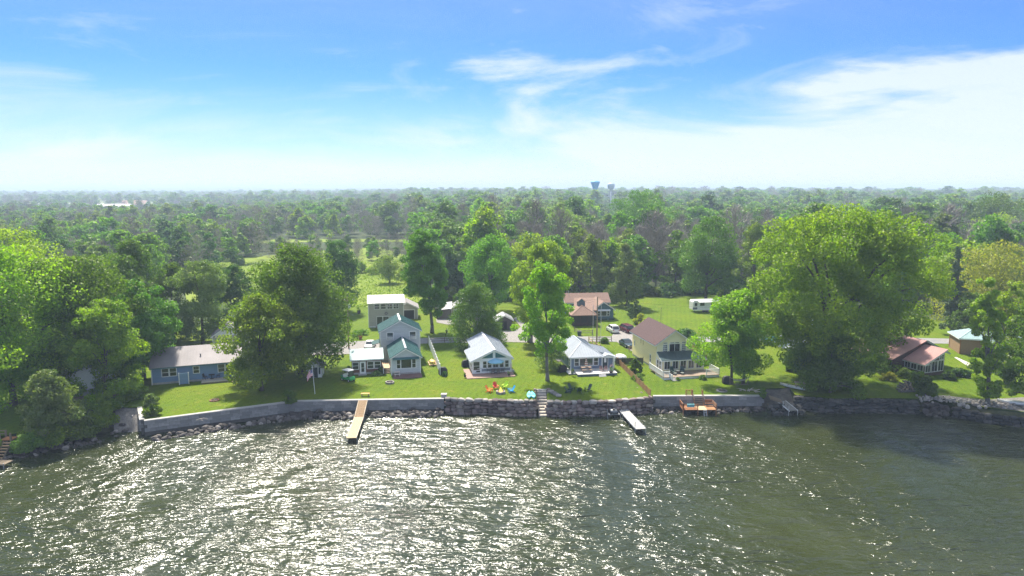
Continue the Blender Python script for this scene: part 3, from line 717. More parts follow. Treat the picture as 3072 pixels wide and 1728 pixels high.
def hip(h, x0, x1, y0, y1, ze, zr, roofm, inset, r=None, o=.4, t=.09, ribs=None, trim=WHITE, back=True):
    """hipped roof, ridge along y starting `inset` behind the front"""
    mb = MB(); r = (x0+x1)/2 if r is None else r
    X0, X1, Y0, Y1 = x0-o, x1+o, y0-o, y1+o
    f, b = (r, y0+inset, zr), (r, (y1-inset if back else Y1), zr)
    slope(mb, (X0, Y0, ze), (X1, Y0, ze), f, f, t, ribs)
    slope(mb, (X0, Y1, ze), (X0, Y0, ze), f, b, t, ribs); slope(mb, (X1, Y0, ze), (X1, Y1, ze), b, f, t, ribs)
    if back: slope(mb, (X1, Y1, ze), (X0, Y1, ze), b, b, t)
    roof = mb.build('roof', roofm, h)
    tr = MB()
    for p, q in (((X0,Y0),(X1,Y0)), ((X0,Y0),(X0,Y1)), ((X1,Y0),(X1,Y1))): tr.bar((*p, ze-.06), (*q, ze-.06), .05, .15)
    tr.build('fascia', trim, h)
    cp = MB()
    for e in ((X0, Y0, ze), (X1, Y0, ze)): cp.bar(Vector(e)+Vector((0,0,t+.02)), Vector(f)+Vector((0,0,t+.02)), .2, .05)
    cp.bar(Vector(f)+Vector((0,0,t+.02)), Vector(b)+Vector((0,0,t+.02)), .24, .05); cp.build('ridge_cap', roofm, roof)
    return roof
def walls(h, x0, x1, y0, y1, z1, m, z0=0.0, base=None, corner=WHITE, name='wall'):
    MB().box(x0, x1, y0, y1, z0+(.35 if base else 0), z1).build(name, m, h)
    if base: MB().box(x0+.04, x1-.04, y0+.04, y1-.04, z0-.1, z0+.349).build('foundation', base, h)
    if corner:
        for x in (x0, x1):
            for y in (y0, y1): MB().box(x-.07, x+.07, y-.07, y+.07, z0+.02, z1-.02).build('corner_board', corner, h)
def window(h, x, y, z, w, ht, nx=1, ny=2, face=0.0, frame=WHITE, glass=None, fw=.09, name='window'):
    """window centred at x,z(bottom) on a wall; face = outward turn about z (0 = toward the lake)"""
    f = MB()
    f.box(-w/2-fw, w/2+fw, -.07, 0, -fw, 0); f.box(-w/2-fw, w/2+fw, -.07, 0, ht, ht+fw)
    f.box(-w/2-fw, -w/2, -.07, 0, 0, ht); f.box(w/2, w/2+fw, -.07, 0, 0, ht)
    for i in range(1, nx): f.box(-w/2+w*i/nx-.035, -w/2+w*i/nx+.035, -.06, 0, 0, ht)
    for j in range(1, ny): f.box(-w/2, w/2, -.055, 0, ht*j/ny-.03, ht*j/ny+.03)
    o = f.build(name, frame, h, (x, y, z), face)
    for i in range(nx):
        for j in range(ny):
            MB().box(-w/2+w*i/nx+.02, -w/2+w*(i+1)/nx-.02, -.03, .02, ht*j/ny+.02, ht*(j+1)/ny-.02).build('pane', glass or GLASS, o)
    return o
def door(h, x, y, z, w=.9, ht=2.05, m=WHITE, frame=WHITE, glass=True, face=0.0):
    f = MB().box(-w/2-.09, -w/2, -.06, 0, 0, ht+.09).box(w/2, w/2+.09, -.06, 0, 0, ht+.09).box(-w/2-.09, w/2+.09, -.065, 0, ht, ht+.09)
    o = MB().box(-w/2, w/2, -.045, .01, .01, ht).build('door', m, h, (x, y, z), face)
    f.build('frame', frame, o)
    if glass:
        MB().box(-w*.28, w*.28, -.06, -.03, ht*.16, ht*.48).build('pane', GLASS, o); MB().box(-w*.28, w*.28, -.06, -.03, ht*.52, ht*.92).build('pane', GLASS, o)
    MB().box(w*.36, w*.44, -.09, -.04, ht*.45, ht*.5).build('handle', DARKMETAL, o)
    return o
def steps(h, x0, x1, y, z, n, m, run=.3, name='step'):
    """n treads falling toward the lake from height z at depth y"""
    for i in range(n):
        zz = z*(n-i)/(n+1)
        MB().box(x0, x1, y-run*(i+1)-.01*(i > 0), y-run*i, max(0, zz-.12), zz).build(name, m, h)
def railing(h, a, b, z, hh, m, n=None, name='railing'):
    a, b = Vector((*a, z)), Vector((*b, z)); L = (b-a).length; mb = MB()
    up = Vector((0, 0, 1))
    mb.bar(a+up*hh, b+up*hh, .09, .06); mb.bar(a+up*.12, b+up*.12, .05, .05)
    for p in (a, b): mb.box(p.x-.06, p.x+.06, p.y-.06, p.y+.06, p.z, p.z+hh+.08)
    o = mb.build(name, m, h)
    bl = MB(); n = n or int(L/.14)
    for i in range(1, n):
        p = a.lerp(b, i/n); bl.box(p.x-.02, p.x+.02, p.y-.02, p.y+.02, p.z+.1, p.z+hh-.02)
    q = bl.build('baluster', m, o); q['kind'] = 'stuff'
    return o
SID = lambda nm, c, v=.1: mat(nm, c, .75, var=v, nscale=.9, stretch=(.4, .4, 7), bump=.15, bscale=4)
TEALROOF = mat('teal_metal_roof', (0.05, 0.145, 0.14), .55, .0, var=.14, nscale=.8)
LIGHTROOF = mat('light_metal_roof', (0.34, 0.375, 0.42), .6, .0, var=.08, nscale=.7)
WHITEROOF = mat('white_metal_roof', (0.6, 0.585, 0.58), .6, .0, var=.06)
SHINGLE = mat('brown_shingle', (0.085, 0.052, 0.05), .95, var=.35, nscale=5, bump=.3, stretch=(1, 1, 1))
TANSHINGLE = mat('tan_shingle', (0.235, 0.150, 0.115), .9, var=.25, nscale=4, bump=.3)
# ------------------------------------------------------------------ grey two-storey house with teal roofs
def grey_house():
    o = P(1175, 1126); h = thing('grey_house', 'grey two-storey house with dark teal metal roofs and brown sunroom', 'house', o, R(13))
    G = SID('grey_siding', (0.52, 0.545, 0.56)); BR = SID('brown_siding', (0.16, 0.075, 0.042))
    walls(h, 0, 4.9, 0, 9.5, 3.1, G, base=CONC)
    gable(h, 0, 4.9, 0, 9.4, 3.1, 4.55, TEALROOF, G, ribs=.42, cap=LIGHTROOF, o=.3, og=.3)
    walls(h, -1.35, 5.75, 9.52, 15.6, 5.75, G, base=CONC)
    gable(h, -1.35, 5.75, 9.52, 15.6, 5.75, 7.6, TEALROOF, G, ribs=.42, cap=WHITE, o=.35, og=.35)
    MB().slab((.25, -.55, 2.72), (4.65, -.55, 2.72), (4.65, -.02, 3.0), (.25, -.02, 3.0), .05).build('awning', TEALROOF, h)
    window(h, 2.5, 0, 1.15, 1.7, 1.45, 1, 1); window(h, 1.2, 0, 1.15, .6, 1.45); window(h, 3.8, 0, 1.15, .6, 1.45)
    for x in (.35, 4.45):
        w = window(h, x, 9.52, 4.15, 1.05, 1.25, fw=.14)
        ac = MB().box(-.5, .5, -.32, .0, .02, .46); ac.build('air_conditioner', mat('off_white_case', (.55, .55, .53), .5), w)
    # sunroom
    walls(h, -6.6, -1.45, 1.75, 4.6, 2.55, BR, base=CONC, corner=None)
    shed_roof(h, -6.6, -1.45, 1.75, 4.6, 2.65, 3.75, mat('pale_teal_roof', (.26, .40, .40), .55, .0, var=.1), ribs=.3, o=.25)
    for x in (-5.95, -3.45, -2.25): window(h, x, 1.75, .98, .95, 1.15)
    door(h, -4.75, 1.75, .12, .85, 2.05)
    MB().box(-5.5, -4.1, .95, 1.73, .0, .12).build('doorstep', CONC, h)
    # landing and steps between sunroom and house
    MB().box(-1.35, -.1, 2.4, 6.5, 0.0, .72).build('landing', TAN, h)
    steps(h, -1.25, -.15, 2.4, .9, 4, WOOD)
    railing(h, (-1.3, 1.2), (-1.3, 3.2), .1, 1.0, WHITE, 6); railing(h, (-.12, 1.2), (-.12, 2.3), .1, 1.0, WHITE, 5)
    # side porch roof on posts
    mb = MB(); slope(mb, (-2.9, 11, 2.9), (-2.9, 14, 2.9), (-1.4, 14, 3.25), (-1.4, 11, 3.25), .08, .4); mb.build('porch_roof', TEALROOF, h)
    for y in (11.1, 13.9): MB().box(-2.8, -2.68, y-.06, y+.06, 0, 2.88).build('post', WHITE, h)
    # pavers in front
    MB().box(.2, 5.0, -2.6, -.02, 0, .1).build('patio_slab', mat('plum_pavers', (.20, .115, .10), .9, var=.25, nscale=4), h)
grey_house()
# ------------------------------------------------------------------ taupe house behind with garage
def taupe_house():
    T = SID('taupe_siding', (0.40, 0.38, 0.35))
    o = P(1107, 983); h = thing('taupe_house', 'taupe two-storey house with white roof behind the grey house', 'house', o, R(10))
    walls(h, 0, 7.9, 0, 7.0, 5.7, T, base=WHITE)
    gable(h, 0, 7.9, 0, 7.0, 5.7, 6.9, WHITEROOF, T, axis='x', ribs=.6, o=.35, og=.25)
    for i, x in enumerate((1.9, 3.35, 4.8, 6.2)): window(h, x, 0, 4.25, 1.1, 1.1, 2 if i > 1 else 1, 2)
    for x in (2.45, 3.85): window(h, x, 0, .35, 1.25, 2.1, 1, 1, name='sliding_door')
    window(h, 5.4, 0, .9, 1.2, 1.5)
    orn = MB()
    for k in range(8):
        a = k*math.pi/4; orn.bar((3.95+.12*math.cos(a), -.05, 3.2+.12*math.sin(a)), (3.95+.42*math.cos(a), -.05, 3.2+.42*math.sin(a)), .06, .05)
        b = a+math.pi/4; orn.bar((3.95+.3*math.cos(a), -.05, 3.2+.3*math.sin(a)), (3.95+.3*math.cos(b), -.05, 3.2+.3*math.sin(b)), .05, .05)
    orn.build('wall_ornament', DARKMETAL, h)
    MB().box(1.6, 4.7, -1.4, -.02, 0, .3).build('deck', WOOD, h)
    o = P(1196, 958); g = thing('garage', 'small grey garage with an open dark doorway beside the taupe house', 'garage', o, R(10))
    walls(g, 0, 4.6, 0, 6, 2.75, T)
    gable(g, 0, 4.6, 0, 6, 2.75, 4.1, mat('grey_shingle', (.27, .25, .245), .9), T, r=2.0)
    MB().box(.75, 3.75, -.03, .0, .02, 2.2).build('doorway', BLACK, g)  # black panel paints the shade inside the open doorway
    MB().box(.6, .75, -.07, 0, 0, 2.35).box(3.75, 3.9, -.07, 0, 0, 2.35).box(.75, 3.75, -.07, 0, 2.2, 2.35).build('door_frame', WHITE, g)
taupe_house()
# ------------------------------------------------------------------ long building behind the birch
def workshop():
    W_ = mat('grey_barnwood', (0.17, 0.145, 0.125), .9, var=.3, nscale=3, stretch=(4, 4, .5))
    o = P(1310, 957); h = thing('workshop', 'low barnwood workshop with bright metal roof half hidden by the birch', 'workshop', o, R(4))
    walls(h, 0, 3.6, 0, 5, 2.2, W_, corner=None); walls(h, 3.62, 9.5, .6, 6.4, 2.5, SID('tan_siding', (.42, .36, .29)))
    mb = MB(); slope(mb, (-.3, -.3, 2.15), (3.7, -.3, 2.55), (3.7, 5.2, 3.3), (-.3, 5.2, 2.9), .1, .5); mb.build('roof', WHITEROOF, h)
    gable(h, 3.62, 9.5, .6, 6.4, 2.5, 4.1, WHITEROOF, W_, axis='y', ribs=.5)
    door(h, 4.6, .6, .1)
    window(h, 6.6, .6, 1.0, 1.1, 1.1)
workshop()
# ------------------------------------------------------------------ white cottage in the middle
def white_cottage():
    o = P(1418, 1123); h = thing('white_cottage', 'white cottage with pale metal roof and blue patio umbrella in front', 'house', o, R(11))
    Wm = SID('white_siding', (0.8, 0.82, 0.84)); Gm = SID('slate_band', (0.22, 0.25, 0.28)); TEALG = mat('teal_glass', (.02, .11, .15), .1, spec=.7)
    walls(h, 0, 6.7, 0, 7.9, 2.35, Wm, base=WHITE); walls(h, 1.15, 6.7, 7.92, 14.2, 2.6, SID('slate_siding', (.3, .33, .36)), base=CONC)
    rx, zr = 3.75, 4.1
    mb = MB()
    slope(mb, (7.1, -.35, 2.45), (7.1, 14.5, 2.45), (rx, 14.5, zr), (rx, -.35, zr), .09, .55)
    slope(mb, (-.4, -.35, 2.2), (-.4, 8.1, 2.2), (rx, 8.1, zr), (rx, -.35, zr), .09, .55)
    sl = (zr-2.2)/(rx+.4)
    slope(mb, (.8, 8.1, 2.2+sl*1.2), (.8, 14.5, 2.2+sl*1.2), (rx, 14.5, zr), (rx, 8.1, zr), .09, .55)
    roof = mb.build('roof', LIGHTROOF, h)
    MB().bar((rx, -.35, zr+.12), (rx, 14.5, zr+.12), .36, .06).build('ridge_cap', WHITE, roof)
    tr = MB().bar((-.4, -.37, 2.14), (rx, -.37, zr-.06), .06, .2).bar((7.1, -.37, 2.39), (rx, -.37, zr-.06), .06, .2).bar((-.42, -.35, 2.13), (-.42, 8.1, 2.13), .06, .16).bar((7.12, -.35, 2.38), (7.12, 14.5, 2.38), .06, .16)
    tr.build('fascia', WHITE, h)
    MB().prism([(0, 2.33), (6.7, 2.33), (6.7, 2.6), (rx, zr-.04), (0, 2.38)], 0, .12).build('gable_wall', Wm, h)
    MB().prism([(1.2, 2.55), (6.7, 2.55), (6.7, 2.62), (rx, zr-.04), (1.2, 2.98)], 14.08, 14.2).build('gable_wall', Wm, h)
    for pts in ([(1.55, 2.72), (3.5, 2.72), (3.5, 3.68)], [(3.95, 2.72), (5.9, 2.72), (3.95, 3.70)]):
        c = (sum(p[0] for p in pts)/3, sum(p[1] for p in pts)/3)
        big = [(c[0]+(p[0]-c[0])*1.22, c[1]+(p[1]-c[1])*1.22) for p in pts]
        w = MB().prism(big, -.05, 0).build('gable_window', WHITE, h); MB().prism(pts, -.07, -.02).build('pane', TEALG, w)
    window(h, .68, 0, .7, 1.05, 1.45, 1, 2, name='porch_screen')
    for x in (2.1, 2.95, 5.05, 5.95): window(h, x, 0, 1.02, .62, 1.15)
    window(h, 3.98, 0, 1.02, .9, 1.15)
    MB().box(1.55, 6.55, -.05, 0, .42, .86).build('wainscot', Gm, h)
    MB().box(-.1, 6.8, -.1, .0, .02, .3).build('skirt_board', WHITE, h)
    for y in (1.2, 2.7, 4.4): window(h, 0, y, .95, .8, 1.15, face=-math.pi/2)
    MB().box(6.72, 7.3, .2, 1.2, 0, .25).build('side_step', CONC, h)
    # flag on the right corner
    fl = MB(); fl.box(6.8, 6.84, -.25, -.21, 1.0, 1.9); fl.build('flag_staff', WHITE, h)
    pv = mat('pink_pavers', (.33, .215, .175), .9, var=.2, nscale=5)
    MB().prism([(-1.25, 3.2), (-1.35, -2.9), (6.9, -2.9), (6.9, -.12), (-.12, -.12), (-.12, 3.2)], 0.0, .14, 'z').build('patio_slab', pv, h)
white_cottage()
# ------------------------------------------------------------------ blue-grey cottage
def bluegrey_cottage():
    o = P(1712, 1115); h = thing('blue_cottage', 'slate-blue cottage with hipped light metal roof and pale front deck', 'house', o, R(9))
    B = SID('slate_blue_siding', (0.15, 0.205, 0.29))
    walls(h, 0, 5.55, 0, 12.5, 2.45, B, base=CONC); walls(h, 5.57, 7.6, .0, 7, 2.4, B, base=CONC)
    hip(h, 0, 5.6, 0, 12.5, 2.5, 4.3, LIGHTROOF, 3.4, ribs=.45, r=2.7)
    mb = MB(); slope(mb, (8.0, 1.0, 2.35), (8.0, 7.3, 2.35), (4.6, 7.3, 3.2), (4.6, 1.0, 3.2), .08, .45); mb.build('side_roof', LIGHTROOF, h)
    mb = MB(); slope(mb, (5.3, -.6, 2.42), (5.3, 1.3, 2.42), (6.5, 1.3, 2.85), (6.5, -.6, 2.85), .08); slope(mb, (8.05, -.6, 2.35), (8.05, 1.3, 2.35), (6.5, 1.3, 2.85), (6.5, -.6, 2.85), .08); mb.build('porch_roof', LIGHTROOF, h)
    MB().prism([(5.35, 2.36), (8.0, 2.30), (6.5, 2.8)], -.55, -.5).build('porch_gable', WHITE, h)
    window(h, 2.75, 0, 1.0, 2.3, 1.25, 1, 1); window(h, 1.05, 0, 1.0, .75, 1.25); window(h, 4.5, 0, 1.0, .75, 1.25)
    window(h, 0, .9, .95, .7, 1.2, face=-math.pi/2)
    d = door(h, 6.15, 0, .42, .9, 2.0, mat('dark_teal_door', (.01, .035, .04), .4), WHITE, glass=False)
    MB().box(-.2, .2, -.06, -.05, 1.0, 1.75).box(-.02, .02, -.065, -.04, 1.0, 1.75).build('door_light', WHITE, d)
    MB().box(7.55, 7.68, -.6, -.47, .42, 2.3).build('post', WHITE, h)
    DK = mat('pale_deck', (.55, .53, .53), .8, var=.1, nscale=3, stretch=(.5, 6, 1))
    MB().box(.35, 7.3, -3.5, -.02, .36, .44).build('deck', DK, h); MB().box(.4, 7.25, -3.45, -.05, .0, .358).build('deck_skirt', SID('deck_skirt', (.10, .13, .16)), h)
    MB().box(-.9, .33, -2.2, 1.5, .12, .26).build('side_deck', DK, h)
    for i, z in enumerate((.27, .13)): MB().box(4.0, 5.2, -3.82-.32*i, -3.52-.32*i, 0, z).build('step', DK, h)
bluegrey_cottage()
# ------------------------------------------------------------------ brown-roofed house across the road
def brown_roof_house():
    o = P(1719, 979); h = thing('brown_roof_house', 'teal-walled house with brown shingle roofs and screened porch across the road', 'house', o, R(6))
    T = SID('teal_siding', (0.085, 0.16, 0.19)); DKW = mat('dark_timber', (.07, .055, .045), .9)
    # screened porch under a hip roof
    for x in (.1, 1.8, 3.4, 5.0):
        MB().box(x-.09, x+.09, .05, .23, 0, 2.5).build('post', DKW if x else CONC, h)
    MB().box(.2, 5.0, .1, .16, .15, .75).build('porch_panel', DKW, h)
    MB().box(.15, 5.05, .25, .3, .75, 2.45).build('screen', mat('porch_screen', (.035, .035, .032), .6), h)
    MB().box(.1, 5.1, .35, 5.5, 0, 2.45).build('porch_wall', DKW, h)
    hip(h, 0, 5.2, 0, 6.2, 2.55, 4.35, TANSHINGLE, 2.4, o=.55, trim=DKW)
    c = MB().box(1.9, 3.5, 3.6, 5.2, 3.8, 5.15).build('cupola', SID('cupola_siding', (.12, .15, .18)), h)
    q = MB(); slope(q, (1.7, 3.4, 5.1), (1.7, 5.4, 5.1), (2.7, 5.4, 5.85), (2.7, 3.4, 5.85), .06); slope(q, (3.7, 3.4, 5.1), (3.7, 5.4, 5.1), (2.7, 5.4, 5.85), (2.7, 3.4, 5.85), .06); q.build('cupola_roof', TANSHINGLE, c)
    MB().prism([(1.9, 5.14), (3.5, 5.14), (2.7, 5.8)], 3.6, 3.7).build('cupola_gable', T, c)
    # wing with picture window
    walls(h, 6.4, 11.3, 7.2, 15, 2.7, T, corner=None)
    gable(h, 6.4, 11.3, 7.2, 15, 2.7, 4.35, TANSHINGLE, T, o=.5, og=.35)
    window(h, 8.9, 7.2, .95, 1.5, 1.15, 1, 1); window(h, 7.75, 7.2, .95, .5, 1.15); window(h, 10.05, 7.2, .95, .5, 1.15)
    MB().slab((7.2, 6.6, 2.2), (10.5, 6.6, 2.2), (10.5, 7.18, 2.5), (7.2, 7.18, 2.5), .05).build('awning', WHITE, h)
    # low link and long rear block
    walls(h, 1.5, 6.38, 5.6, 12, 2.6, T, corner=None)
    mb = MB(); slope(mb, (1.2, 5.3, 2.6), (6.9, 5.3, 2.6), (7.4, 12, 4.6), (2.5, 12, 4.6), .1); mb.build('link_roof', TANSHINGLE, h)
    walls(h, 1.0, 12.3, 15.1, 21, 3.1, T, corner=None)
    gable(h, 1.0, 12.3, 15.1, 21, 3.1, 4.9, TANSHINGLE, T, axis='x')
    for x in (6.6, 8.4, 10.2): MB().box(x, x+1.2, 6.5, 7.0, 0, .35).build('planter_box', mat('planter_green', (.05, .09, .05), .9), h)
brown_roof_house()
# ------------------------------------------------------------------ yellow house
def yellow_house():
    o = P(1968, 1112); h = thing('yellow_house', 'pale yellow two-storey house with brown shingle roof and white deck railing', 'house', o, R(11))
    Y = SID('yellow_siding', (0.88, 0.74, 0.40), .05); PY = SID('pale_yellow_siding', (0.86, 0.79, 0.54), .05)
    walls(h, 0, 6.6, 0, 11.6, 4.85, Y, base=CONC, corner=None)
    MB().box(-.02, 6.62, -.03, .0, .36, 4.84).build('front_wall', PY, h)
    gable(h, 0, 6.6, 0, 11.6, 4.85, 7.1, SHINGLE, PY, o=.45, og=.4)
    window(h, 3.3, -.03, 3.2, 1.9, 1.45, 2, 1, name='french_window'); window(h, 1.55, -.03, 3.25, .68, 1.3, 3, 4); window(h, 5.0, -.03, 3.25, .68, 1.3, 3, 4)
    for x, w in ((1.55, .68), (2.85, .75), (3.75, .75), (5.0, .68)): window(h, x, -.03, 4.78, w, .13, 1, 1, fw=.04, name='transom')
    # sunporch in front
    walls(h, 0.0, 7.7, -2.3, -.05, 2.45, PY, z0=0, base=WHITE, corner=WHITE)
    mb = MB()
    DR = mat('slate_teal_roof', (.075, .115, .125), .32, .3, var=.15)
    slope(mb, (-.25, -2.75, 2.42), (8.2, -2.75, 2.42), (6.65, -.04, 3.3), (0, -.04, 3.3), .08, .6); slope(mb, (8.2, -2.75, 2.42), (8.2, .6, 2.42), (6.65, .6, 3.3), (6.65, -.04, 3.3), .08, .6)
    mb.build('porch_roof', DR, h); MB().bar((-.25, -2.77, 2.36), (8.2, -2.77, 2.36), .06, .15).bar((-.25, -2.75, 2.36), (0, -.05, 3.22), .05, .12).build('fascia', WHITE, h)
    MB().prism([(-2.3, 2.44), (-.06, 2.44), (-.06, 3.15)], .0, .1, 'x').build('porch_cheek', PY, h)
    for x in (1.0, 2.5, 3.95, 5.4, 6.85): window(h, x, -2.3, .85, .95, 1.35, 2, 1)
    for y in (-1.75, -.75): window(h, 0, y, .7, .6, 1.4, face=-math.pi/2)
    window(h, 0, 2.6, .9, .5, 1.35, face=-math.pi/2); window(h, 0, 10.4, 2.1, .35, .9, face=-math.pi/2)
    vt = MB().box(-.05, .0, 6.1, 6.2, 3.2, 4.5).box(-.05, 0, 7.2, 7.3, 3.3, 4.6); vt.build('wall_vent', mat('ochre_stain', (.4, .3, .12), .8), h)
    # deck with steps and railings
    DK = mat('brown_deck', (.27, .2, .15), .85, var=.15, nscale=3, stretch=(.5, 6, 1))
    MB().box(-1.2, 8.9, -5.9, -2.35, .38, .46).box(-1.2, -.03, -2.34, .2, .38, .46).build('deck', DK, h)
    MB().box(-1.15, 8.85, -5.85, -2.4, .0, .379).build('deck_skirt', WHITE, h)
    railing(h, (-1.15, .2), (-1.15, -5.8), .46, .95, WHITE); railing(h, (-1.15, -5.8), (-.1, -5.8), .46, .95, WHITE)
    railing(h, (6.5, -5.8), (8.85, -5.8), .46, .95, WHITE); railing(h, (8.85, -5.8), (8.85, -2.4), .46, .95, WHITE)
    steps(h, .1, 1.5, -5.9, .46, 3, CONC); railing(h, (.02, -6.7), (.02, -5.9), .1, .9, WHITE, 4)
yellow_house()
# ------------------------------------------------------------------ long blue ranch house
def ranch_house():
    o = P(457, 1156); h = thing('ranch_house', 'long blue ranch house with brown-grey metal roof on the left', 'house', o, R(20))
    B = SID('blue_siding', (0.17, 0.27, 0.43)); RF = mat('brown_metal_roof', (0.27, 0.245, 0.25), .65, .0, var=.2, nscale=.25, spec=.2)
    walls(h, 0, 18, 0, 10, 2.95, B, base=CONC)
    roof = gable(h, 0, 18, 0, 10, 2.95, 4.95, RF, B, axis='x', ribs=.45, o=.35, og=.25, trim=mat('teal_fascia', (.06, .16, .2), .6))
    for x, n in ((2.0, 2), (6.6, 1), (10.4, 2)):
        for i in range(n): window(h, x+i*1.15, 0, 1.3 if n > 1 else 1.45, .95 if n > 1 else .85, 1.25 if n > 1 else 1.05)
    for x, y, z, r_, l in ((7.2, 2.0, 3.75, .09, .35), (9.4, 3.4, 4.3, .07, .35), (13.6, 4.9, 4.9, .14, 1.0)):
        MB().cyl((x, y, z-.1), (x, y, z+l), r_, n=10).cyl((x, y, z+l), (x, y, z+l+.08), r_*1.5, n=10).build('roof_vent', DARKMETAL, roof)
    # outdoor shower screen
    MB().box(4.15, 5.45, -1.25, -1.2, .1, 1.9).build('shower_screen', B, h)
    for x in (4.1, 5.5): MB().box(x-.06, x+.06, -1.3, -1.18, 0, 2.0).build('post', WHITE, h)
    MB().box(7.4, 14.2, -2.2, -.02, .22, .34).build('deck', mat('grey_deck', (.42, .38, .33), .85, var=.15, stretch=(.5, 6, 1)), h); MB().box(7.5, 14.1, -2.1, -.1, 0, .22).build('deck_skirt', WOOD, h)
    MB().box(11.4, 12.9, -2.6, -2.22, 0, .16).build('step', TAN, h); MB().box(13.9, 14.05, -2.1, -1.95, .34, 1.4).build('post', WHITE, h)
ranch_house()
# ------------------------------------------------------------------ cottages in the trees
def left_cottage():
    o = P(178, 1196); h = thing('lake_cottage', 'white lake cottage almost hidden by the maples on the left shore', 'house', o, R(24))
    walls(h, 0, 8, 0, 8, 2.7, WHITE, base=CONC); gable(h, 0, 8, 0, 8, 2.7, 4.6, LIGHTROOF, WHITE, ribs=.5)
    for x in (1.4, 2.6, 5.2, 6.4): window(h, x, 0, .95, 1.0, 1.25, 1, 1)
    mb = MB(); slope(mb, (-.3, -2.6, .75), (8.3, -2.6, .75), (8.3, -.05, .95), (-.3, -.05, .95), .08); mb.build('deck', mat('grey_boards', (.4, .4, .41), .7), h)
    MB().box(0, 8, -2.4, -.1, 0, .74).build('deck_skirt', WOOD, h)
left_cottage()
def right_cottages():
    o = P(2452, 1118); h = thing('lake_cottage', 'grey-blue cottage hidden behind the boughs of the giant maple', 'house', o, R(16))
    S = SID('grey_blue_siding', (.22, .27, .32)); walls(h, 0, 8, 0, 8, 2.7, S, base=CONC); gable(h, 0, 8, 0, 8, 2.7, 4.6, LIGHTROOF, S, ribs=.5)
    for x in (1.2, 3.6, 5.8): window(h, x, 0, 1.0, .75, 1.3)
    o = P(2386, 1058); h = thing('cabin', 'small pale cabin left of the giant maple by the blue tarp', 'cabin', o, R(16))
    walls(h, 0, 5, 0, 5, 2.3, SID('pale_blue_siding', (.5, .53, .56))); gable(h, 0, 5, 0, 5, 2.3, 3.7, LIGHTROOF, WHITE); window(h, .9, 0, .8, 1.0, 1.2, 2, 1); window(h, 3, 0, .8, 1.0, 1.2)
right_cottages()
def pink_roof_cottage():
    o = P(2770, 1131); h = thing('shingled_cottage', 'dark shingled cottage with faded pink metal roof and glazed porch', 'house', o, R(21))
    S = mat('dark_shingle_wall', (.085, .052, .04), .9, var=.4, nscale=6, bump=.3); PK = mat('pink_metal_roof', (.50, .28, .255), .7, .0, var=.1, nscale=.6)
    GT = mat('green_trim', (.05, .10, .085), .6)
    walls(h, 0, 4.7, 0, 3.8, .95, S, corner=None)
    MB().prism([(0, .95), (4.7, .95), (4.7, 4.1), (0, 2.1)], 0, .12).build('gable_wall', S, h); MB().box(0, .12, .12, 3.8, .95, 2.1).build('wall', S, h)
    MB().box(4.58, 4.7, .12, 3.8, .95, 4.0).build('wall', S, h)
    mb = MB(); slope(mb, (-.3, -.35, 2.1), (-.3, 3.9, 2.1), (4.9, 3.9, 4.35), (4.9, -.35, 4.35), .08, .24); mb.build('porch_roof', PK, h)
    MB().bar((-.3, -.38, 2.03), (4.9, -.38, 4.28), .06, .18).bar((-.33, -.35, 2.03), (-.33, 3.9, 2.03), .06, .14).build('fascia', WHITE, h)
    window(h, .85, 0, .75, 1.15, 1.2, 2, 1); window(h, 2.4, 0, .75, 1.3, 1.75, 2, 1); window(h, 3.85, 0, .75, 1.2, 1.75, 2, 1); window(h, 3.95, 0, 2.75, .95, .75, 2, 2)
    for y in (.7, 1.9, 3.1): window(h, 0, y, .95, 1.0, .95, 2, 1, face=-math.pi/2)
    # main block
    walls(h, -3, 9.6, 3.9, 13, 2.5, S, corner=GT)
    mb = MB(); slope(mb, (-3.4, 3.4, 2.4), (-3.4, 13.4, 2.4), (4.6, 13.4, 5.1), (4.6, 3.4, 5.1), .09, .3); mb.build('roof', PK, h)
    mb = MB(); slope(mb, (10.6, 3.3, 2.3), (10.6, 13.4, 2.3), (4.6, 13.4, 5.1), (4.6, 3.3, 5.1), .12, .6); mb.build('roof', TEALROOF, h)
    MB().prism([(-3, 2.48), (9.6, 2.48), (9.6, 2.8), (4.6, 5.05)], 3.9, 4.02).build('gable_wall', S, h)
    MB().bar((10.6, 3.28, 2.25), (4.6, 3.28, 5.05), .06, .2).build('fascia', mat('pale_green_trim', (.3, .38, .36), .6), h)
    for x in (4.9, 5.8, 6.6): window(h, x, 3.9, 3.35, .6, .7, 1, 1)
    window(h, 5.6, 3.9, .75, .6, 1.5); window(h, 7.4, 3.9, .75, 1.25, 1.5, 2, 1)
pink_roof_cottage()
def brown_building():
    o = P(2878, 1062); h = thing('timber_building', 'tan timber building with pale green roof at the right edge', 'house', o, R(-16))
    S = mat('tan_timber', (.27, .17, .085), .9, var=.35, nscale=3, stretch=(1, 1, 6)); PG = mat('pale_green_roof', (.33, .45, .43), .45, .2, var=.08)
    walls(h, 0, 4.6, 0, 6, 3.0, S, corner=CEDAR); hip(h, 0, 4.6, 0, 6, 3.05, 4.3, PG, 2.2, ribs=.5)
    walls(h, 4.62, 15, -1.4, 5, 2.7, S, corner=CEDAR); gable(h, 4.62, 15, -1.4, 5, 2.7, 4.2, PG, S, axis='x', ribs=.5)
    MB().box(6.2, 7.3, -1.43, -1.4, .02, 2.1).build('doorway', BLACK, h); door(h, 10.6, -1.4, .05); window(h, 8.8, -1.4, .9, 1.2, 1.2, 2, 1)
    MB().box(7.8, 10.0, -2.3, -1.95, .0, 1.0).build('low_wall', WHITE, h); MB().box(1.9, 3.6, -.75, -.45, 0, .9).build('low_wall', WHITE, h)
brown_building()
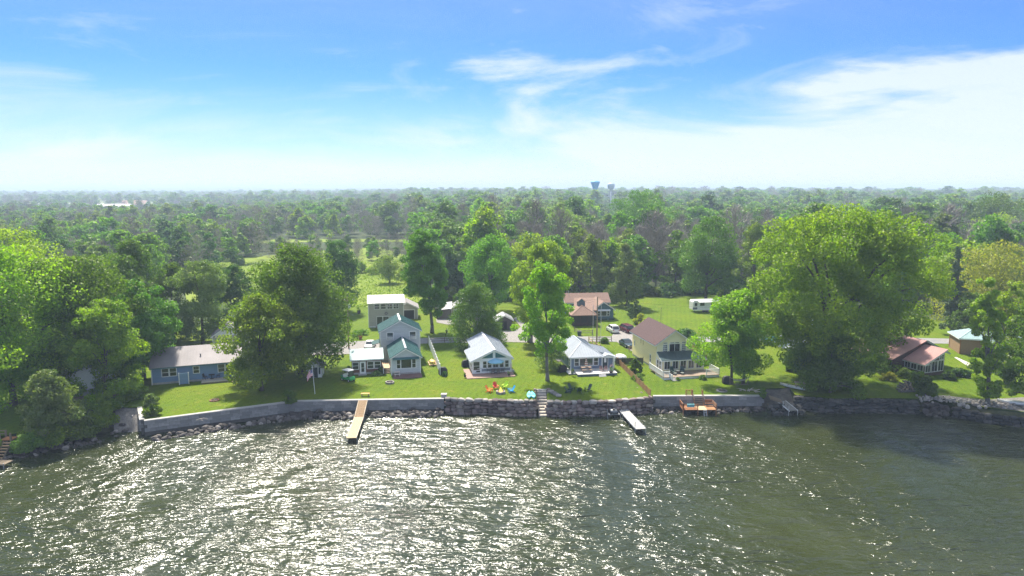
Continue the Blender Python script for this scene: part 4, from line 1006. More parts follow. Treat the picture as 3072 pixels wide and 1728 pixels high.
# ------------------------------------------------------------------ sheds, trailer
def sheds():
    o = P(1492, 990); h = thing('garden_shed', 'small dark plum shed with pale metal roof beside the gravel drive', 'shed', o, R(7))
    S = SID('plum_siding', (.11, .095, .105)); walls(h, 0, 3.3, 0, 4.2, 2.35, S, corner=None); gable(h, 0, 3.3, 0, 4.2, 2.35, 3.25, WHITEROOF, S, ribs=.5, o=.4); MB().box(1.05, 2.15, -.05, 0, .02, 1.95).build('door', BLACK, h)
    o = P(921, 1134); h = thing('garden_shed', 'little white shed with dark green double doors under the huge maple', 'shed', o, R(8))
    walls(h, 0, 2.4, 0, 2.6, 1.95, WHITE); gable(h, 0, 2.4, 0, 2.6, 1.95, 2.7, mat('grey_roofing', (.25, .25, .25), .9), WHITE)
    DG = mat('dark_green_paint', (.012, .035, .035), .5)
    for x in (.62, 1.22): MB().box(x, x+.56, -.05, 0, .05, 1.75).build('door', DG, h)
    MB().box(1.95, 2.2, -.04, 0, .6, 1.75).build('shutter', DG, h)
    o = P(2078, 938); h = thing('travel_trailer', 'white travel trailer parked on the grass at the wood edge', 'trailer', o, R(8))
    prof = [(0, .75), (.2, .55), (7.6, .55), (7.9, .9), (7.9, 2.9), (7.6, 3.1), (.3, 3.1), (0, 2.7)]
    MB().prism(prof, 0, 2.4).build('body', mat('trailer_white', (.72, .72, .71), .35, var=.04), h)
    for x, w in ((.6, .6), (2.3, 1.1), (5.2, 1.0)): window(h, x+.2, 0, 1.75, w, .75, 1, 1, frame=BLACK, fw=.04)
    door(h, 4.2, 0, .65, .7, 1.9, m=mat('trailer_white', ()), glass=False); MB().box(0, 1.2, -.02, .0, .8, 1.35).build('stripe', mat('slate_paint', (.12, .15, .2), .5), h)
    MB().slab((1.2, -.9, 2.7), (6.4, -.9, 2.7), (6.4, 0, 2.95), (1.2, 0, 2.95), .04).build('awning', mat('grey_cloth', (.45, .45, .45), .8), h)
    for x in (3.0, 3.9): MB().cyl((x, .05, .36), (x, .3, .36), .36, n=14).build('wheel', RUBBER, h)
    for x in (.7, 7.2): MB().box(x-.06, x+.06, .5, .62, 0, .56).build('jack', DARKMETAL, h)
    o = P(2395, 985); h = thing('travel_trailer', 'white camper glimpsed through the boughs of the giant maple', 'trailer', P(2440, 985), R(4))
    MB().prism(prof, 0, 2.4).build('body', MATS['trailer_white'], h)
    for x, w in ((1.2, 1.0), (4.6, 1.0)): window(h, x+.2, 0, 1.75, w, .75, 1, 1, frame=BLACK, fw=.04)
    for x in (3.0, 3.9): MB().cyl((x, .05, .36), (x, .3, .36), .36, n=14).build('wheel', RUBBER, h)
    o = P(700, 1000); h = thing('outbuilding', 'white-roofed outbuilding glimpsed between the trees behind the ranch house', 'outbuilding', P(690, 1000), R(14))
    walls(h, 0, 9, 0, 7, 2.8, SID('grey_out_siding', (.3, .3, .3))); gable(h, 0, 9, 0, 7, 2.8, 4.4, WHITEROOF, WHITE, axis='x', ribs=.5); door(h, 2, 0, .05); window(h, 5.5, 0, 1, 1.2, 1.1)
    h = thing('outbuilding', 'grey-gabled outbuilding behind the right end of the ranch house roof', 'outbuilding', P(640, 1050), R(18))
    walls(h, 0, 6, 0, 6, 2.8, SID('grey_out_siding', ())); gable(h, 0, 6, 0, 6, 2.8, 4.8, mat('slate_shingle', (.2, .19, .2), .9), WHITE)
    window(h, 3, 0, 1, 1.2, 1.1)
sheds()
# ------------------------------------------------------------------ far farm and water towers
def far_things():
    for lab, (px, py), L, D, zr, m, rz in (('long white barn roof far away on the left horizon', (286,628), 50, 16, 8, WHITEROOF, 2), ('salmon-roofed barn far away right of the white one', (362,621), 42, 16, 11, mat('salmon_roof', (.55, .33, .25), .6), 0)):
        b = P(px, py); h = thing('barn', lab, 'barn', b, R(rz))
        walls(h, 0, L, 0, D, 4.5, mat('barn_wall', (.4, .38, .36), .8), corner=None); gable(h, 0, L, 0, D, 4.5, zr, m, WHITE, axis='x')
    b = P(508, 622); h = thing('farmhouse', 'tiny grey farmhouse with dormer on the hazy left horizon', 'house', b, 0)
    walls(h, 0, 15, 0, 10, 5, mat('barn_wall', ()), corner=None); gable(h, 0, 15, 0, 10, 5, 11, mat('slate_shingle', ()), WHITE, axis='x'); MB().box(9, 10.5, 4, 5.5, 10, 13).build('chimney', CONC, h)
    for px, top, w, neck, lab, c in ((1783, 543, 28, 575, 'bright blue water tower above the treetops on the horizon', (.03, .40, .80)), (1830, 549, 22, 570, 'grey water tower on a pale stem right of the blue one', (.5, .62, .68))):
        b = P(px, 592); b = Vector(((px-1536)/FPX*1000, 1000, 0)); H = HT(b, top); r = w/2/PXM(b); zb = HT(b, neck)
        h = thing('water_tower', lab, 'water tower', b)
        if w > 25: prof = [(r*.12, zb-2), (r*.3, zb), (r*.95, H-r*.42), (r, H-r*.28), (r*.93, H-r*.1), (r*.5, H), (0.01, H+r*.03)]
        else: prof = [(r*.14, zb-1), (r*.4, zb+r*.1), (r*.9, zb+r*.55), (r, H-r*.45), (r*.8, H-r*.12), (r*.4, H), (0.01, H+r*.05)]
        MB().lathe(prof, n=24).build('tank', mat('tank_paint_'+str(px), c, .5, var=.05), h, smooth=True)
        MB().cyl((0, 0, -.5), (0, 0, zb), r*.22, r*.13, 14).build('stem', mat('stem_paint', (.7, .72, .74), .5, var=.04) if w < 25 else MATS['tank_paint_'+str(px)], h, smooth=True)
far_things()
# ------------------------------------------------------------------ seawalls, stones, docks
def stonemat(name, c0, c1):
    m = bpy.data.materials.new(name); m.use_nodes = True; t = m.node_tree; b = t.nodes['Principled BSDF']
    b.inputs['Roughness'].default_value = .85; b.inputs['Specular IOR Level'].default_value = .3
    oi = N(t, 'ShaderNodeObjectInfo'); tc = N(t, 'ShaderNodeTexCoord').outputs['Object']
    base = ramp(t, oi.outputs['Random'], c0)
    f = noise(t, tc, 2.5, 6, .65)
    c = mixc(t, ramp(t, f, [(.35, .0), (.7, .75)]), base, c1)
    t.links.new(c, b.inputs['Base Color'])
    bn = N(t, 'ShaderNodeBump'); inp(bn, Strength=.5, Distance=.06); t.links.new(noise(t, tc, 6, 4), bn.inputs['Height']); t.links.new(bn.outputs[0], b.inputs['Normal'])
    return m
ROCK = stonemat('field_stone', [(0.0, (.075, .058, .052)), (.3, (.16, .125, .115)), (.55, (.27, .20, .175)), (.8, (.25, .22, .21)), (1.0, (.46, .39, .31))], (.11, .082, .075))
RIPRAP = stonemat('riprap_stone', [(0.0, (.045, .04, .038)), (.5, (.10, .088, .08)), (.88, (.16, .14, .125)), (1.0, (.42, .38, .34))], (.055, .048, .044))
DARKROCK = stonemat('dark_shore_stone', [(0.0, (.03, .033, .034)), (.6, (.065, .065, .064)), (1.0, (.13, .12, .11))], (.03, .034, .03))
PALEROCK = stonemat('pale_shore_stone', [(0.0, (.16, .15, .14)), (.6, (.36, .33, .30)), (1.0, (.55, .50, .44))], (.2, .18, .16))
BLOCK = stonemat('seawall_block', [(0.0, (.20, .205, .205)), (.5, (.27, .27, .265)), (1.0, (.36, .355, .345))], (.18, .175, .165))
def boulder_mesh(seed, cubic=0.0):
    rnd = random.Random(seed); bm = bmesh.new(); bmesh.ops.create_icosphere(bm, subdivisions=2, radius=.5)
    pl = [(Vector((rnd.gauss(0, 1), rnd.gauss(0, 1), rnd.gauss(0, 1))).normalized(), rnd.uniform(.28, .42)) for _ in range(7)]
    for v in bm.verts:
        p = v.co
        if cubic:
            q = Vector([math.copysign(abs(c*2)**.45, c) for c in p])*.5; p = p.lerp(q, cubic)
        for n, d in pl:
            e = p.dot(n)-d*(1.35 if cubic else 1)
            if e > 0: p = p-n*e*.9
        v.co = p*(1+rnd.uniform(-.06, .06))
    me = bpy.data.meshes.new('stone'); bm.to_mesh(me); bm.free(); return me
BOULD = [boulder_mesh(i) for i in range(7)]; HEWN = [boulder_mesh(40+i, .75) for i in range(7)]
def put(par, me, m, loc, scl, rot, name='stone'):
    o = bpy.data.objects.new(name, me); COL.objects.link(o); o.parent = par
    if not me.materials: me.materials.append(m)
    o.material_slots[0].link = 'OBJECT'; o.material_slots[0].material = m
    o.location = loc; o.scale = scl; o.rotation_euler = rot; return o
def along(pts, step):
    """walk a polyline, giving points and headings"""
    out = []
    for a, b in zip(pts, pts[1:]):
        L = (b-a).length; n = max(1, round(L/step))
        for i in range(n): out.append((a.lerp(b, (i+.5)/n), math.atan2(b.y-a.y, b.x-a.x), L/n))
    return out
def block_unit():
    bm = bmesh.new(); bmesh.ops.create_cube(bm, size=1); bmesh.ops.bevel(bm, geom=bm.edges[:], offset=.03, segments=1, affect='EDGES')
    me = bpy.data.meshes.new('block'); bm.to_mesh(me); bm.free(); return me
BLK = block_unit()
def seawall(label, px, courses=3, bh=.5, bl=1.35, top=0.16, bot=None):
    pts = [P(*p) for p in px]; t = thing('concrete_seawall', label, 'seawall', pts[0]); o = pts[0]
    rnd = random.Random(len(px)*7); zt = top-.16
    for c in range(courses):
        for p, a, L in along(pts, bl):
            off = (L/2 if c % 2 else 0)
            q = p + Vector((math.cos(a), math.sin(a), 0))*off*.5 + Vector((math.sin(a), -math.cos(a), 0))*(.30+rnd.uniform(-.015, .015)) - o
            put(t, BLK, BLOCK, (q.x, q.y, zt-bh*(c+.5)), (L-.025, .5, bh-.02), (0, 0, a), 'block')
    for p, a, L in along(pts, 3.0):
        q = p + Vector((math.sin(a), -math.cos(a), 0))*.22 - o
        put(t, BLK, CONC, (q.x, q.y, zt+.07), (L-.012, .62, .14), (0, 0, a), 'coping')
    core = MB()
    for p, a, L in along(pts, 3.0):
        d = Vector((math.cos(a), math.sin(a), 0))*L/2; n = Vector((math.sin(a), -math.cos(a), 0))*.2
        core.bar(p-d+n-o+Vector((0, 0, -1.3)), p+d+n-o+Vector((0, 0, -1.3)), .35, 2.5)
    core.build('wall_core', mat('wet_mortar', (.12, .115, .105), .9), t)
    return t
seawall('long grey concrete block seawall along the left lawns', [(432,1262),(660,1232),(885,1203),(1110,1199),(1332,1195.5)])
seawall('low concrete block wall closing the gravel beach at its right end', [(424,1222),(431,1260)], courses=3)
seawall('concrete block seawall below the yellow house', [(1958,1188),(2120,1187),(2284,1187)], courses=3, bl=1.25)
e = thing('block_pillar', 'squat pale concrete block where the seawall meets the boulder wall', 'pillar', P(1332,1192)); MB().box(-.4, .4, -.4, .35, -.4, .5).build('block', CONC, e); MB().box(-.45, .45, -.45, .4, .5, .58).build('cap', CONC, e)
def boulder_wall(label, px, rows, seed, m=ROCK, h=.5, z0=-2.25):
    pts = [P(*p) for p in px]; t = thing('boulder_wall', label, 'stone wall', pts[0]); o = pts[0]; rnd = random.Random(seed)
    for r in range(rows):
        z = z0+h*(r+.5)
        for a, b in zip(pts, pts[1:]):
            L = (b-a).length; d = (b-a).normalized(); n = Vector((d.y, -d.x, 0)); s = -rnd.uniform(0, .4)
            while s < L-.2:
                w = rnd.uniform(.65, 1.45)
                w = min(w, L-s+.15)
                q = a+d*(s+w/2)+n*(.28+.10*(rows-1-r)+rnd.uniform(-.07, .10))-o
                put(t, rnd.choice(HEWN), PALEROCK if (r == rows-1 and m is ROCK and rnd.random() < .6) else m, (q.x, q.y, z+rnd.uniform(-.05, .05)), (w*1.10, rnd.uniform(.9, 1.15), h*rnd.uniform(1.08, 1.3)), (rnd.uniform(-.07, .07), rnd.uniform(-.08, .08), math.atan2(d.y, d.x)+rnd.uniform(-.12, .12)))
                s += w*.97
    return t
boulder_wall('brown boulder retaining wall left of the stone steps', [(1342,1196),(1480,1200),(1607,1203)], 5, 3)
boulder_wall('brown boulder retaining wall right of the stone steps', [(1643,1203),(1690,1206),(1820,1203),(1950,1192)], 5, 4)
def riprap(label, px, out, n, smin, smax, seed, m=RIPRAP, zt=-1.2, name='riprap'):
    """loose boulders heaped along the foot of a wall: px = line at the wall, out = reach toward the lake"""
    pts = [P(*p) for p in px]; t = thing(name, label, 'rocks', pts[0]); o = pts[0]; rnd = random.Random(seed)
    seg = along(pts, .5)
    for i in range(n):
        p, a, L = rnd.choice(seg); d = rnd.uniform(0, 1)**.8; s = rnd.uniform(smin, smax)*(1.15-.35*d)
        q = p+Vector((math.sin(a), -math.cos(a), 0))*(.7+d*out)-o+Vector((math.cos(a), math.sin(a), 0))*rnd.uniform(-.4, .4)
        z = zt+(WATER_Z-.05-zt)*d+rnd.uniform(-.08, .12)
        put(t, rnd.choice(BOULD), m, (q.x, q.y, z), (s*rnd.uniform(.9, 1.5), s*rnd.uniform(.8, 1.2), s*rnd.uniform(.6, .95)), (rnd.uniform(-.4, .4), rnd.uniform(-.4, .4), rnd.uniform(0, 6.28)))
    return t
riprap('dark tumbled boulders at the foot of the seawall below the ranch house', [(455,1266),(660,1236),(880,1206)], 1.7, 120, .45, 1.0, 1, zt=-1.65)
riprap('boulders heaped along the seawall on both sides of the tan dock', [(890,1204),(1110,1200),(1330,1197)], 1.9, 150, .5, 1.15, 2, zt=-1.55)
riprap('rocks at the foot of the seawall below the yellow house', [(1960,1189),(2120,1188),(2284,1188)], 1.5, 85, .4, .9, 3, zt=-1.65)
riprap('dark stones lining the water under the left bank shrubs', [(-60,1330),(0,1318),(150,1294),(300,1262),(345,1244)], 2.2, 60, .4, .95, 4, zt=-1.6)
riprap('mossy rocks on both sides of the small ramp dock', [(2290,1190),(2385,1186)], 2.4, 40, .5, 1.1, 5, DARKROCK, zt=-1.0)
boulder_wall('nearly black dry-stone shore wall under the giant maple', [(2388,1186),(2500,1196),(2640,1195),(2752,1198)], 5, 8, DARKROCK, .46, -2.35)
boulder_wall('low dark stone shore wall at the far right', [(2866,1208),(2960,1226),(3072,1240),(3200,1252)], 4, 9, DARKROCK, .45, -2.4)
riprap('broken slabs between the dark shore walls on the right', [(2752,1200),(2800,1192),(2862,1208)], 1.8, 40, .5, 1.2, 10, RIPRAP, zt=-.7)
# heap of small pale stones on the landing: too small to tell apart one by one
def stone_heap():
    b = P(2905,1212); t = thing('stone_heap', 'heap of small pale stones on the gravel landing', 'stones', b); rnd = random.Random(6); mb = MB()
    for i in range(230):
        u = rnd.uniform(-1, 1); x = u*6.0+rnd.uniform(-.3, .3); y = -u*1.9+rnd.gauss(0, .65)+.6; s = rnd.uniform(.14, .34); z = max(.05, .55-abs(rnd.gauss(0, .3))-abs(u)*.25)
        m = rnd.choice(BOULD); rz = Euler((rnd.uniform(0, 6), rnd.uniform(0, 6), 0)).to_matrix()
        mb.add([Vector((x, y, z))+rz @ (v.co*s*1.4) for v in m.vertices], [tuple(f.vertices) for f in m.polygons])
    o = mb.build('small_stone', PALEROCK, t); o['kind'] = 'stuff'
    for i in range(26):
        put(t, rnd.choice(BOULD), PALEROCK, (rnd.uniform(-2, 7), rnd.uniform(-2.2, .2)-.0, .15), [rnd.uniform(.35, .75)]*3, (rnd.uniform(-.4, .4), .2, rnd.uniform(0, 6)))
stone_heap()
# stone steps down to the lake
def stone_steps():
    a = P(1609.5,1171); b = P(1640.5,1171); t = thing('stone_steps', 'flight of pale stone steps cut through the boulder wall', 'steps', (a.x, a.y, 0)); w = b.x-a.x
    rnd = random.Random(2); n = 9; d = (a.y-P(1609,1203).y+1.0)/n
    for i in range(n):
        MB().box(.12, w-.12, -d*(i+1), -d*i+.12, -2.3, -.02-.235*i).build('tread', mat('step_stone', (.42, .38, .33), .9, var=.2, nscale=3), t)
    for x in (-.25, w+.25):
        for i in range(7):
            put(t, rnd.choice(HEWN), ROCK, (x+rnd.uniform(-.1, .1), -d*(i*1.25)+.1, .02-.17*i+rnd.uniform(-.08, .05)), (rnd.uniform(.6, .9), rnd.uniform(.7, 1.0), .65), (0, rnd.uniform(-.1, .1), rnd.uniform(-.3, .3)))
    MB().box(-.1, w+.1, .02, .55, -.1, .06).build('top_slab', CONC, t)
    for i in range(4): put(t, HEWN[i], PALEROCK, (w+.6+i*.35, -.9-.75*i, .12), (1.0, .9, .35), (0, 0, i))
stone_steps()
riprap('boulders at the lower end of the picket fence', [(1925,1160),(1935,1172),(1948,1186)], .6, 16, .5, 1.0, 14, ROCK, zt=.25)
# ------------------------------------------------------------------ docks
def dock_section(t, a, b, w, m, th=.12, rail=None, name='deck_section'):
    a, b = Vector(a), Vector(b); d = (b-a); mb = MB(); L = d.length; d.normalize(); n = max(1, int(L/.155))
    for i in range(n):
        mb.bar(a+d*(L*(i+.5)/n)-d.cross(Vector((0, 0, 1))).normalized()*w/2, a+d*(L*(i+.5)/n)+d.cross(Vector((0, 0, 1))).normalized()*w/2, L/n-.012, .035)
    o = mb.build(name, m, t); o['kind'] = 'stuff'
    s = d.cross(Vector((0, 0, 1))).normalized()*(w/2+.02)
    for k in (-1, 1): MB().bar(a+s*k-Vector((0, 0, .05)), b+s*k-Vector((0, 0, .05)), .07, .17).build('side_beam', rail or m, t)
    return o
def tan_dock():
    A, M_, E_ = P(1089,1201,.12), P(1077,1250,-1.25), P(1053.5,1314,-1.3); t = thing('wooden_dock', 'long tan wooden dock running out from the left seawall', 'dock', (A.x, A.y, 0)); o = Vector((A.x, A.y, 0))
    PALE = mat('pale_beam', (.62, .52, .38), .8)
    dock_section(t, A-o, M_-o, 1.25, TAN, rail=PALE); dock_section(t, M_-o+Vector((0, 0, -.03)), E_-o, 1.25, TAN, rail=PALE)
    d = (E_-M_).normalized(); s = d.cross(Vector((0, 0, 1))).normalized()*.72
    for f in (.05, .5, .96):
        for k in (-1, 1):
            p = M_.lerp(E_, f)+s*k-o; MB().cyl((p.x, p.y, -3.2), (p.x, p.y, p.z+(.55 if k > 0 else .15)), .035, n=8).build('post', ALU, t)
tan_dock()
def alu_dock():
    A, E_ = P(1864,1223,-1.25), P(1923,1287,-1.3); t = thing('aluminium_dock', 'grey aluminium dock beside the jet ski lift', 'dock', (A.x, A.y, 0)); o = Vector((A.x, A.y, 0))
    GD = mat('grey_dock_deck', (.36, .355, .34), .7, var=.15)
    dock_section(t, A-o, E_-o, 1.35, GD, rail=ALU); d = (E_-A).normalized(); s = d.cross(Vector((0, 0, 1))).normalized()*.76
    for f in (.03, .35, .68, .97):
        for k in (-1, 1):
            p = A.lerp(E_, f)+s*k-o; MB().cyl((p.x, p.y, -3.2), (p.x, p.y, p.z+(1.0 if (f > .9 and k > 0) else .2)), .04, n=8).build('post', ALU, t)
    # jet ski on its cradle
    j = thing('jet_ski_lift', 'metal cradle lift beside the aluminium dock', 'boat lift', P(1838,1243,-1.9)); q = j
    for x in (-.75, .75): MB().bar((x, -1.6, .5), (x, 1.5, .5), .08, .08).build('rail', ALU, q)
    for x in (-.85, .85):
        for y in (-1.5, 1.4): MB().cyl((x, y, -1), (x*(1.25 if y < 0 else 1), y, 1.25), .04, n=8).build('post', ALU, q)
    for y in (-1.2, 1.2): MB().bar((-.85, y, .42), (.85, y, .42), .08, .08).build('crossbar', ALU, q)
    MB().bar((-.95, 1.4, .4), (-1.5, .4, 1.1), .05, .05).build('winch_arm', ALU, q)
    k = thing('jet_ski', 'grey and black jet ski resting on its lift', 'jet ski', P(1838,1243,-1.9))
    secs = []
    for y, w, zb, zt in ((-1.45, .5, .62, .95), (-.8, .56, .56, 1.05), (0, .56, .55, 1.1), (.8, .45, .58, 1.05), (1.35, .2, .7, .98), (1.55, .04, .82, .92)):
        secs.append([(-w, y, zt-.14), (-w*.6, y, zb), (0, y, zb-.06), (w*.6, y, zb), (w, y, zt-.14), (w*.8, y, zt), (0, y, zt+.05), (-w*.8, y, zt)])
    MB().loft(secs).build('hull', mat('jetski_grey', (.16, .17, .18), .3), k, smooth=True)
    MB().loft([[(-.2, y, z), (.2, y, z), (.16, y, z+h_), (-.16, y, z+h_)] for y, z, h_ in ((-1.2, 1.0, .16), (-.5, 1.05, .2), (.1, 1.05, .18))]).build('seat', BLACK, k)
    MB().loft([[(-w, y, 1.0), (w, y, 1.0), (w*.6, y, 1.0+h_), (-w*.6, y, 1.0+h_)] for y, w, h_ in ((.15, .22, .38), (.5, .24, .32), (1.1, .16, .1))]).build('cowl', mat('jetski_white', (.6, .6, .6), .3), k)
    MB().bar((-.35, .15, 1.42), (.35, .15, 1.42), .05, .05).build('handlebar', BLACK, k)
alu_dock()
def ramp_dock():
    A, E_ = P(2345,1203,-.75), P(2381,1232,-1.25); t = thing('ramp_dock', 'short grey dock with white edges sloping off the boat ramp', 'dock', (A.x, A.y, 0)); o = Vector((A.x, A.y, 0))
    dock_section(t, A-o, E_-o, 1.3, mat('grey_grating', (.26, .25, .23), .8), rail=WHITE)
    L0 = P(2308,1191,-.25); dock_section(t, L0-o, A-o+Vector((0, 0, .02)), 1.7, WOOD)
    d = (E_-A).normalized(); s = d.cross(Vector((0, 0, 1))).normalized()*.75
    for f in (.5, .97):
        for k in (-1, 1): p = A.lerp(E_, f)+s*k-o; MB().cyl((p.x, p.y, -3.2), (p.x, p.y, p.z+(.7 if k > 0 else .1)), .04, n=8).build('post', ALU, t)
    lg = thing('driftwood_log', 'brown log lying in the water by the ramp dock', 'log', P(2318,1222,-1.95)); MB().tube([(-.5, .9, .15), (0, 0, .1), (.35, -.9, .0)], [.22, .2, .12], 8).build('log', WOOD, lg)
ramp_dock()
def shore_stairs():
    A = P(2081,1190); X0 = P(2040,1218,-1.15).x; X1 = P(2137,1216,-1.15).x
    t = thing('shore_deck', 'stained wooden deck and stairs built over the seawall below the yellow house', 'deck', (A.x, A.y, 0)); x0, x1 = X0-A.x, X1-A.x; w = 1.3
    y0, y1 = -2.9, -.75
    MB().box(x0, -.05, y0, y1, -1.2, -1.1).build('platform', CEDAR, t); MB().box(w+.05, x1, y0, y1, -1.2, -1.1).build('platform', mat('orange_stain', (.30, .15, .065), .8), t); MB().box(-.04, w+.04, y0, y1+.2, -1.22, -1.12).build('landing', TAN, t)
    for i in range(4): MB().box(0, w, -.05-.22*(i+1), .1-.22*i, -.1-.26*i-.04, -.1-.26*i).build('tread', WOOD, t)
    for x in (-.02, w+.02): MB().bar((x, .1, -.15), (x, -1.1, -1.15), .06, .2).build('stringer', CEDAR, t)
    for x in (x0+.05, x1-.05, -.05, w+.05): MB().box(x-.05, x+.05, y0+.02, y0+.12, -3, -.3 if abs(x) > w+.2 else -1.1).build('post', CEDAR, t)
    railing(t, (x0+.05, y0+.06), (-.1, y0+.06), -1.1, .8, CEDAR, 12); railing(t, (x0+.05, y1), (x0+.05, y0+.06), -1.1, .8, CEDAR, 8)
    for z in (-.75, -.5, -.28): MB().bar((x1-.06, y1, z), (x1-.06, y0+.06, z), .05, .1).build('rail', mat('orange_stain', ()), t)
    MB().box(w+.2, x1-.15, y1-.5, y1-.05, -.75, -.68).build('bench_seat', CEDAR, t); MB().box(w+.2, x1-.15, y1-.1, y1-.04, -.6, -.2).build('bench_back', CEDAR, t)
    for k, x in ((-1, -.15), (1, w+.1)):                       # railed posts on the lawn
        for yy in (.1, .6): MB().box(x-.05, x+.05, yy-.05, yy+.05, 0, 1.0).build('post', CEDAR, t)
        MB().bar((x, -1.0, -.15), (x, .6, .95), .06, .08).build('handrail', WOOD, t)
    railing(t, (-1.1, .35), (-.15, .35), 0, .95, CEDAR, 6)
    for x in (.75, 1.15): MB().bar((x, y0-.05, -1.05), (x, y0-.8, -2.6), .06, .06).build('ladder_rail', ALU, t)
    for i in range(5): MB().bar((.75, y0-.1-.15*i, -1.2-.3*i), (1.15, y0-.1-.15*i, -1.2-.3*i), .09, .04).build('ladder_rung', ALU, t)
    k = thing('cloth', 'teal patterned towel hung over the shore deck railing', 'towel', (A.x+(x0-.05)/2, A.y+y0, -.75)); MB().box(-.55, .55, -.02, .16, .38, .5).box(-.55, .55, -.06, -.025, .05, .5).build('towel', mat('teal_towel', (.18, .42, .42), .9, var=.6, nscale=9), k)
shore_stairs()
def left_steps():
    b = P(38,1312,-.1); t = thing('shore_stairs', 'old wooden stairs and posts at the far left water edge', 'stairs', b)
    MB().box(-.9, .5, -1.0, .2, -.05, .05).build('landing', CEDAR, t)
    for x, y in ((-.9, .1), (-.9, -1.0), (.5, -1.0)): MB().box(x-.09, x+.09, y-.09, y+.09, -2.5, .95).build('post', WOOD, t)
    for i in range(7): MB().box(-.35, .65, -1.3-.34*i, -1.02-.34*i, -.32-.26*i, -.26-.26*i).build('tread', TAN, t)
    for x in (-.4, .7): MB().bar((x, -1.0, -.15), (x, -3.5, -2.1), .06, .22).build('stringer', WOOD, t)
    for z in (.45, .85): MB().bar((-3.6, .1, z), (-.9, .1, z), .06, .1).build('rail', WOOD, t)
    t2 = thing('jetty', 'small grey jetty entering at the far left edge', 'dock', P(4,1390,-1.5)); dock_section(t2, (-3.5, .3, .1), (.9, 0, .1), 1.2, WOOD)
    for x in (-1.5, .7): MB().cyl((x, -.6, -1.6), (x, -.6, .25), .05, n=8).build('post', ALU, t2)
left_steps()
# ------------------------------------------------------------------ chairs, tables, fire pits
def paint(name, c, rough=.5): return mat(name, c, rough, var=.06)
def adirondack(label, px, face, m, group):
    t = thing('adirondack_chair', label, 'chair', P(*px), R(face), group)
    sb = MB()
    for i in range(5): sb.bar((-.27, -.32+.115*i, .38-.028*i), (.27, -.32+.115*i, .38-.028*i), .1, .025)
    sb.build('seat', m, t)
    bk = MB()
    for i in range(5):
        x = -.24+.12*i; top = .98+.10*(1-abs(i-2)/2)
        bk.bar((x*.85, .2, .26), (x*1.12, .2+.42*(top-.26)/.75, top), .105, .025, up=(0, 1, .5))
    bk.build('backrest', m, t)
    for s in (-1, 1):
        MB().box(s*.36-.07, s*.36+.07, -.42, .36, .54, .57).build('arm', m, t)
        MB().box(s*.33-.025, s*.33+.025, -.42, -.3, 0, .54).build('leg', m, t)
        MB().bar((s*.29, -.36, .36), (s*.29, .55, .05), .03, .13).build('leg', m, t)
    return t
ADG = 'bright garden chairs round the burning fire pit'; ADD = 'dark green garden chairs on the lawn by the steps'
adirondack('orange garden chair left of the burning fire pit', (1468,1177), 65, paint('orange_paint', (.85, .22, .02)), ADG)
adirondack('red garden chair behind the burning fire pit', (1487,1167), 20, paint('red_paint', (.62, .015, .02)), ADG)
adirondack('lime green garden chair behind the burning fire pit', (1515,1164.5), -28, paint('lime_paint', (.45, .72, .02)), ADG)
adirondack('blue garden chair right of the burning fire pit', (1533,1177), -70, paint('blue_paint', (.02, .30, .62)), ADG)
DGP = paint('dark_green_plastic', (.018, .05, .045))
adirondack('dark green garden chair, leftmost of the four by the steps', (1705,1179), 75, DGP, ADD)
adirondack('dark green garden chair second from left, farther from the lake', (1715,1171), 45, DGP, ADD)
adirondack('dark green garden chair with its back to the lake', (1738,1178), 180, DGP, ADD)
adirondack('dark green garden chair, rightmost of the four by the steps', (1764,1173), -50, DGP, ADD)
def fire_ring(label, px, r=.55, h=.3, fire=False, m=None):
    t = thing('fire_pit', label, 'fire pit', P(*px)); n = 12; rnd = random.Random(int(px[0]))
    for k in range(n):
        a = k*2*math.pi/n
        put(t, BLK, m or PALEROCK, (r*math.cos(a), r*math.sin(a), h/2), (2*math.pi*r/n*1.02, .2, h), (0, rnd.uniform(-.05, .05), a+math.pi/2), 'stone')
    MB().cyl((0, 0, 0), (0, 0, .06), r-.08, n=14).build('ash', BLACK, t)
    for a in (.3, 1.4, 2.6): MB().cyl((-.3*math.cos(a), -.3*math.sin(a), .1), (.3*math.cos(a), .3*math.sin(a), .22), .05, n=7).build('log', WOOD, t)
    if fire:
        fm = bpy.data.materials.new('flame'); fm.use_nodes = True; b = fm.node_tree.nodes['Principled BSDF']; b.inputs['Base Color'].default_value = (.9, .5, .05, 1)
        b.inputs['Emission Color'].default_value = (1, .55, .06, 1); b.inputs['Emission Strength'].default_value = .9
        for x, y, hh, w in ((0, 0, .95, .17), (.14, .08, .6, .13), (-.13, -.05, .5, .13)):
            MB().lathe([(.02, .1), (w, .25), (w*.8, .4), (w*.35, hh*.75), (.01, hh)], (x, y, .05), 7).build('flame', fm, t)
    return t
fire_ring('round stone fire pit with flames between the bright chairs', (1502,1180), .62, .38, True)
fire_ring('tan stone fire ring on the lawn before the grey house', (1169.5,1150), .62, .32)
fire_ring('rusty fire ring on the ranch house lawn', (643,1202), .6, .15, m=mat('rusty_ring', (.22, .11, .06), .9))
fire_ring('stone ring with plants near the seawall below the yellow house', (2165,1173), .75, .14)
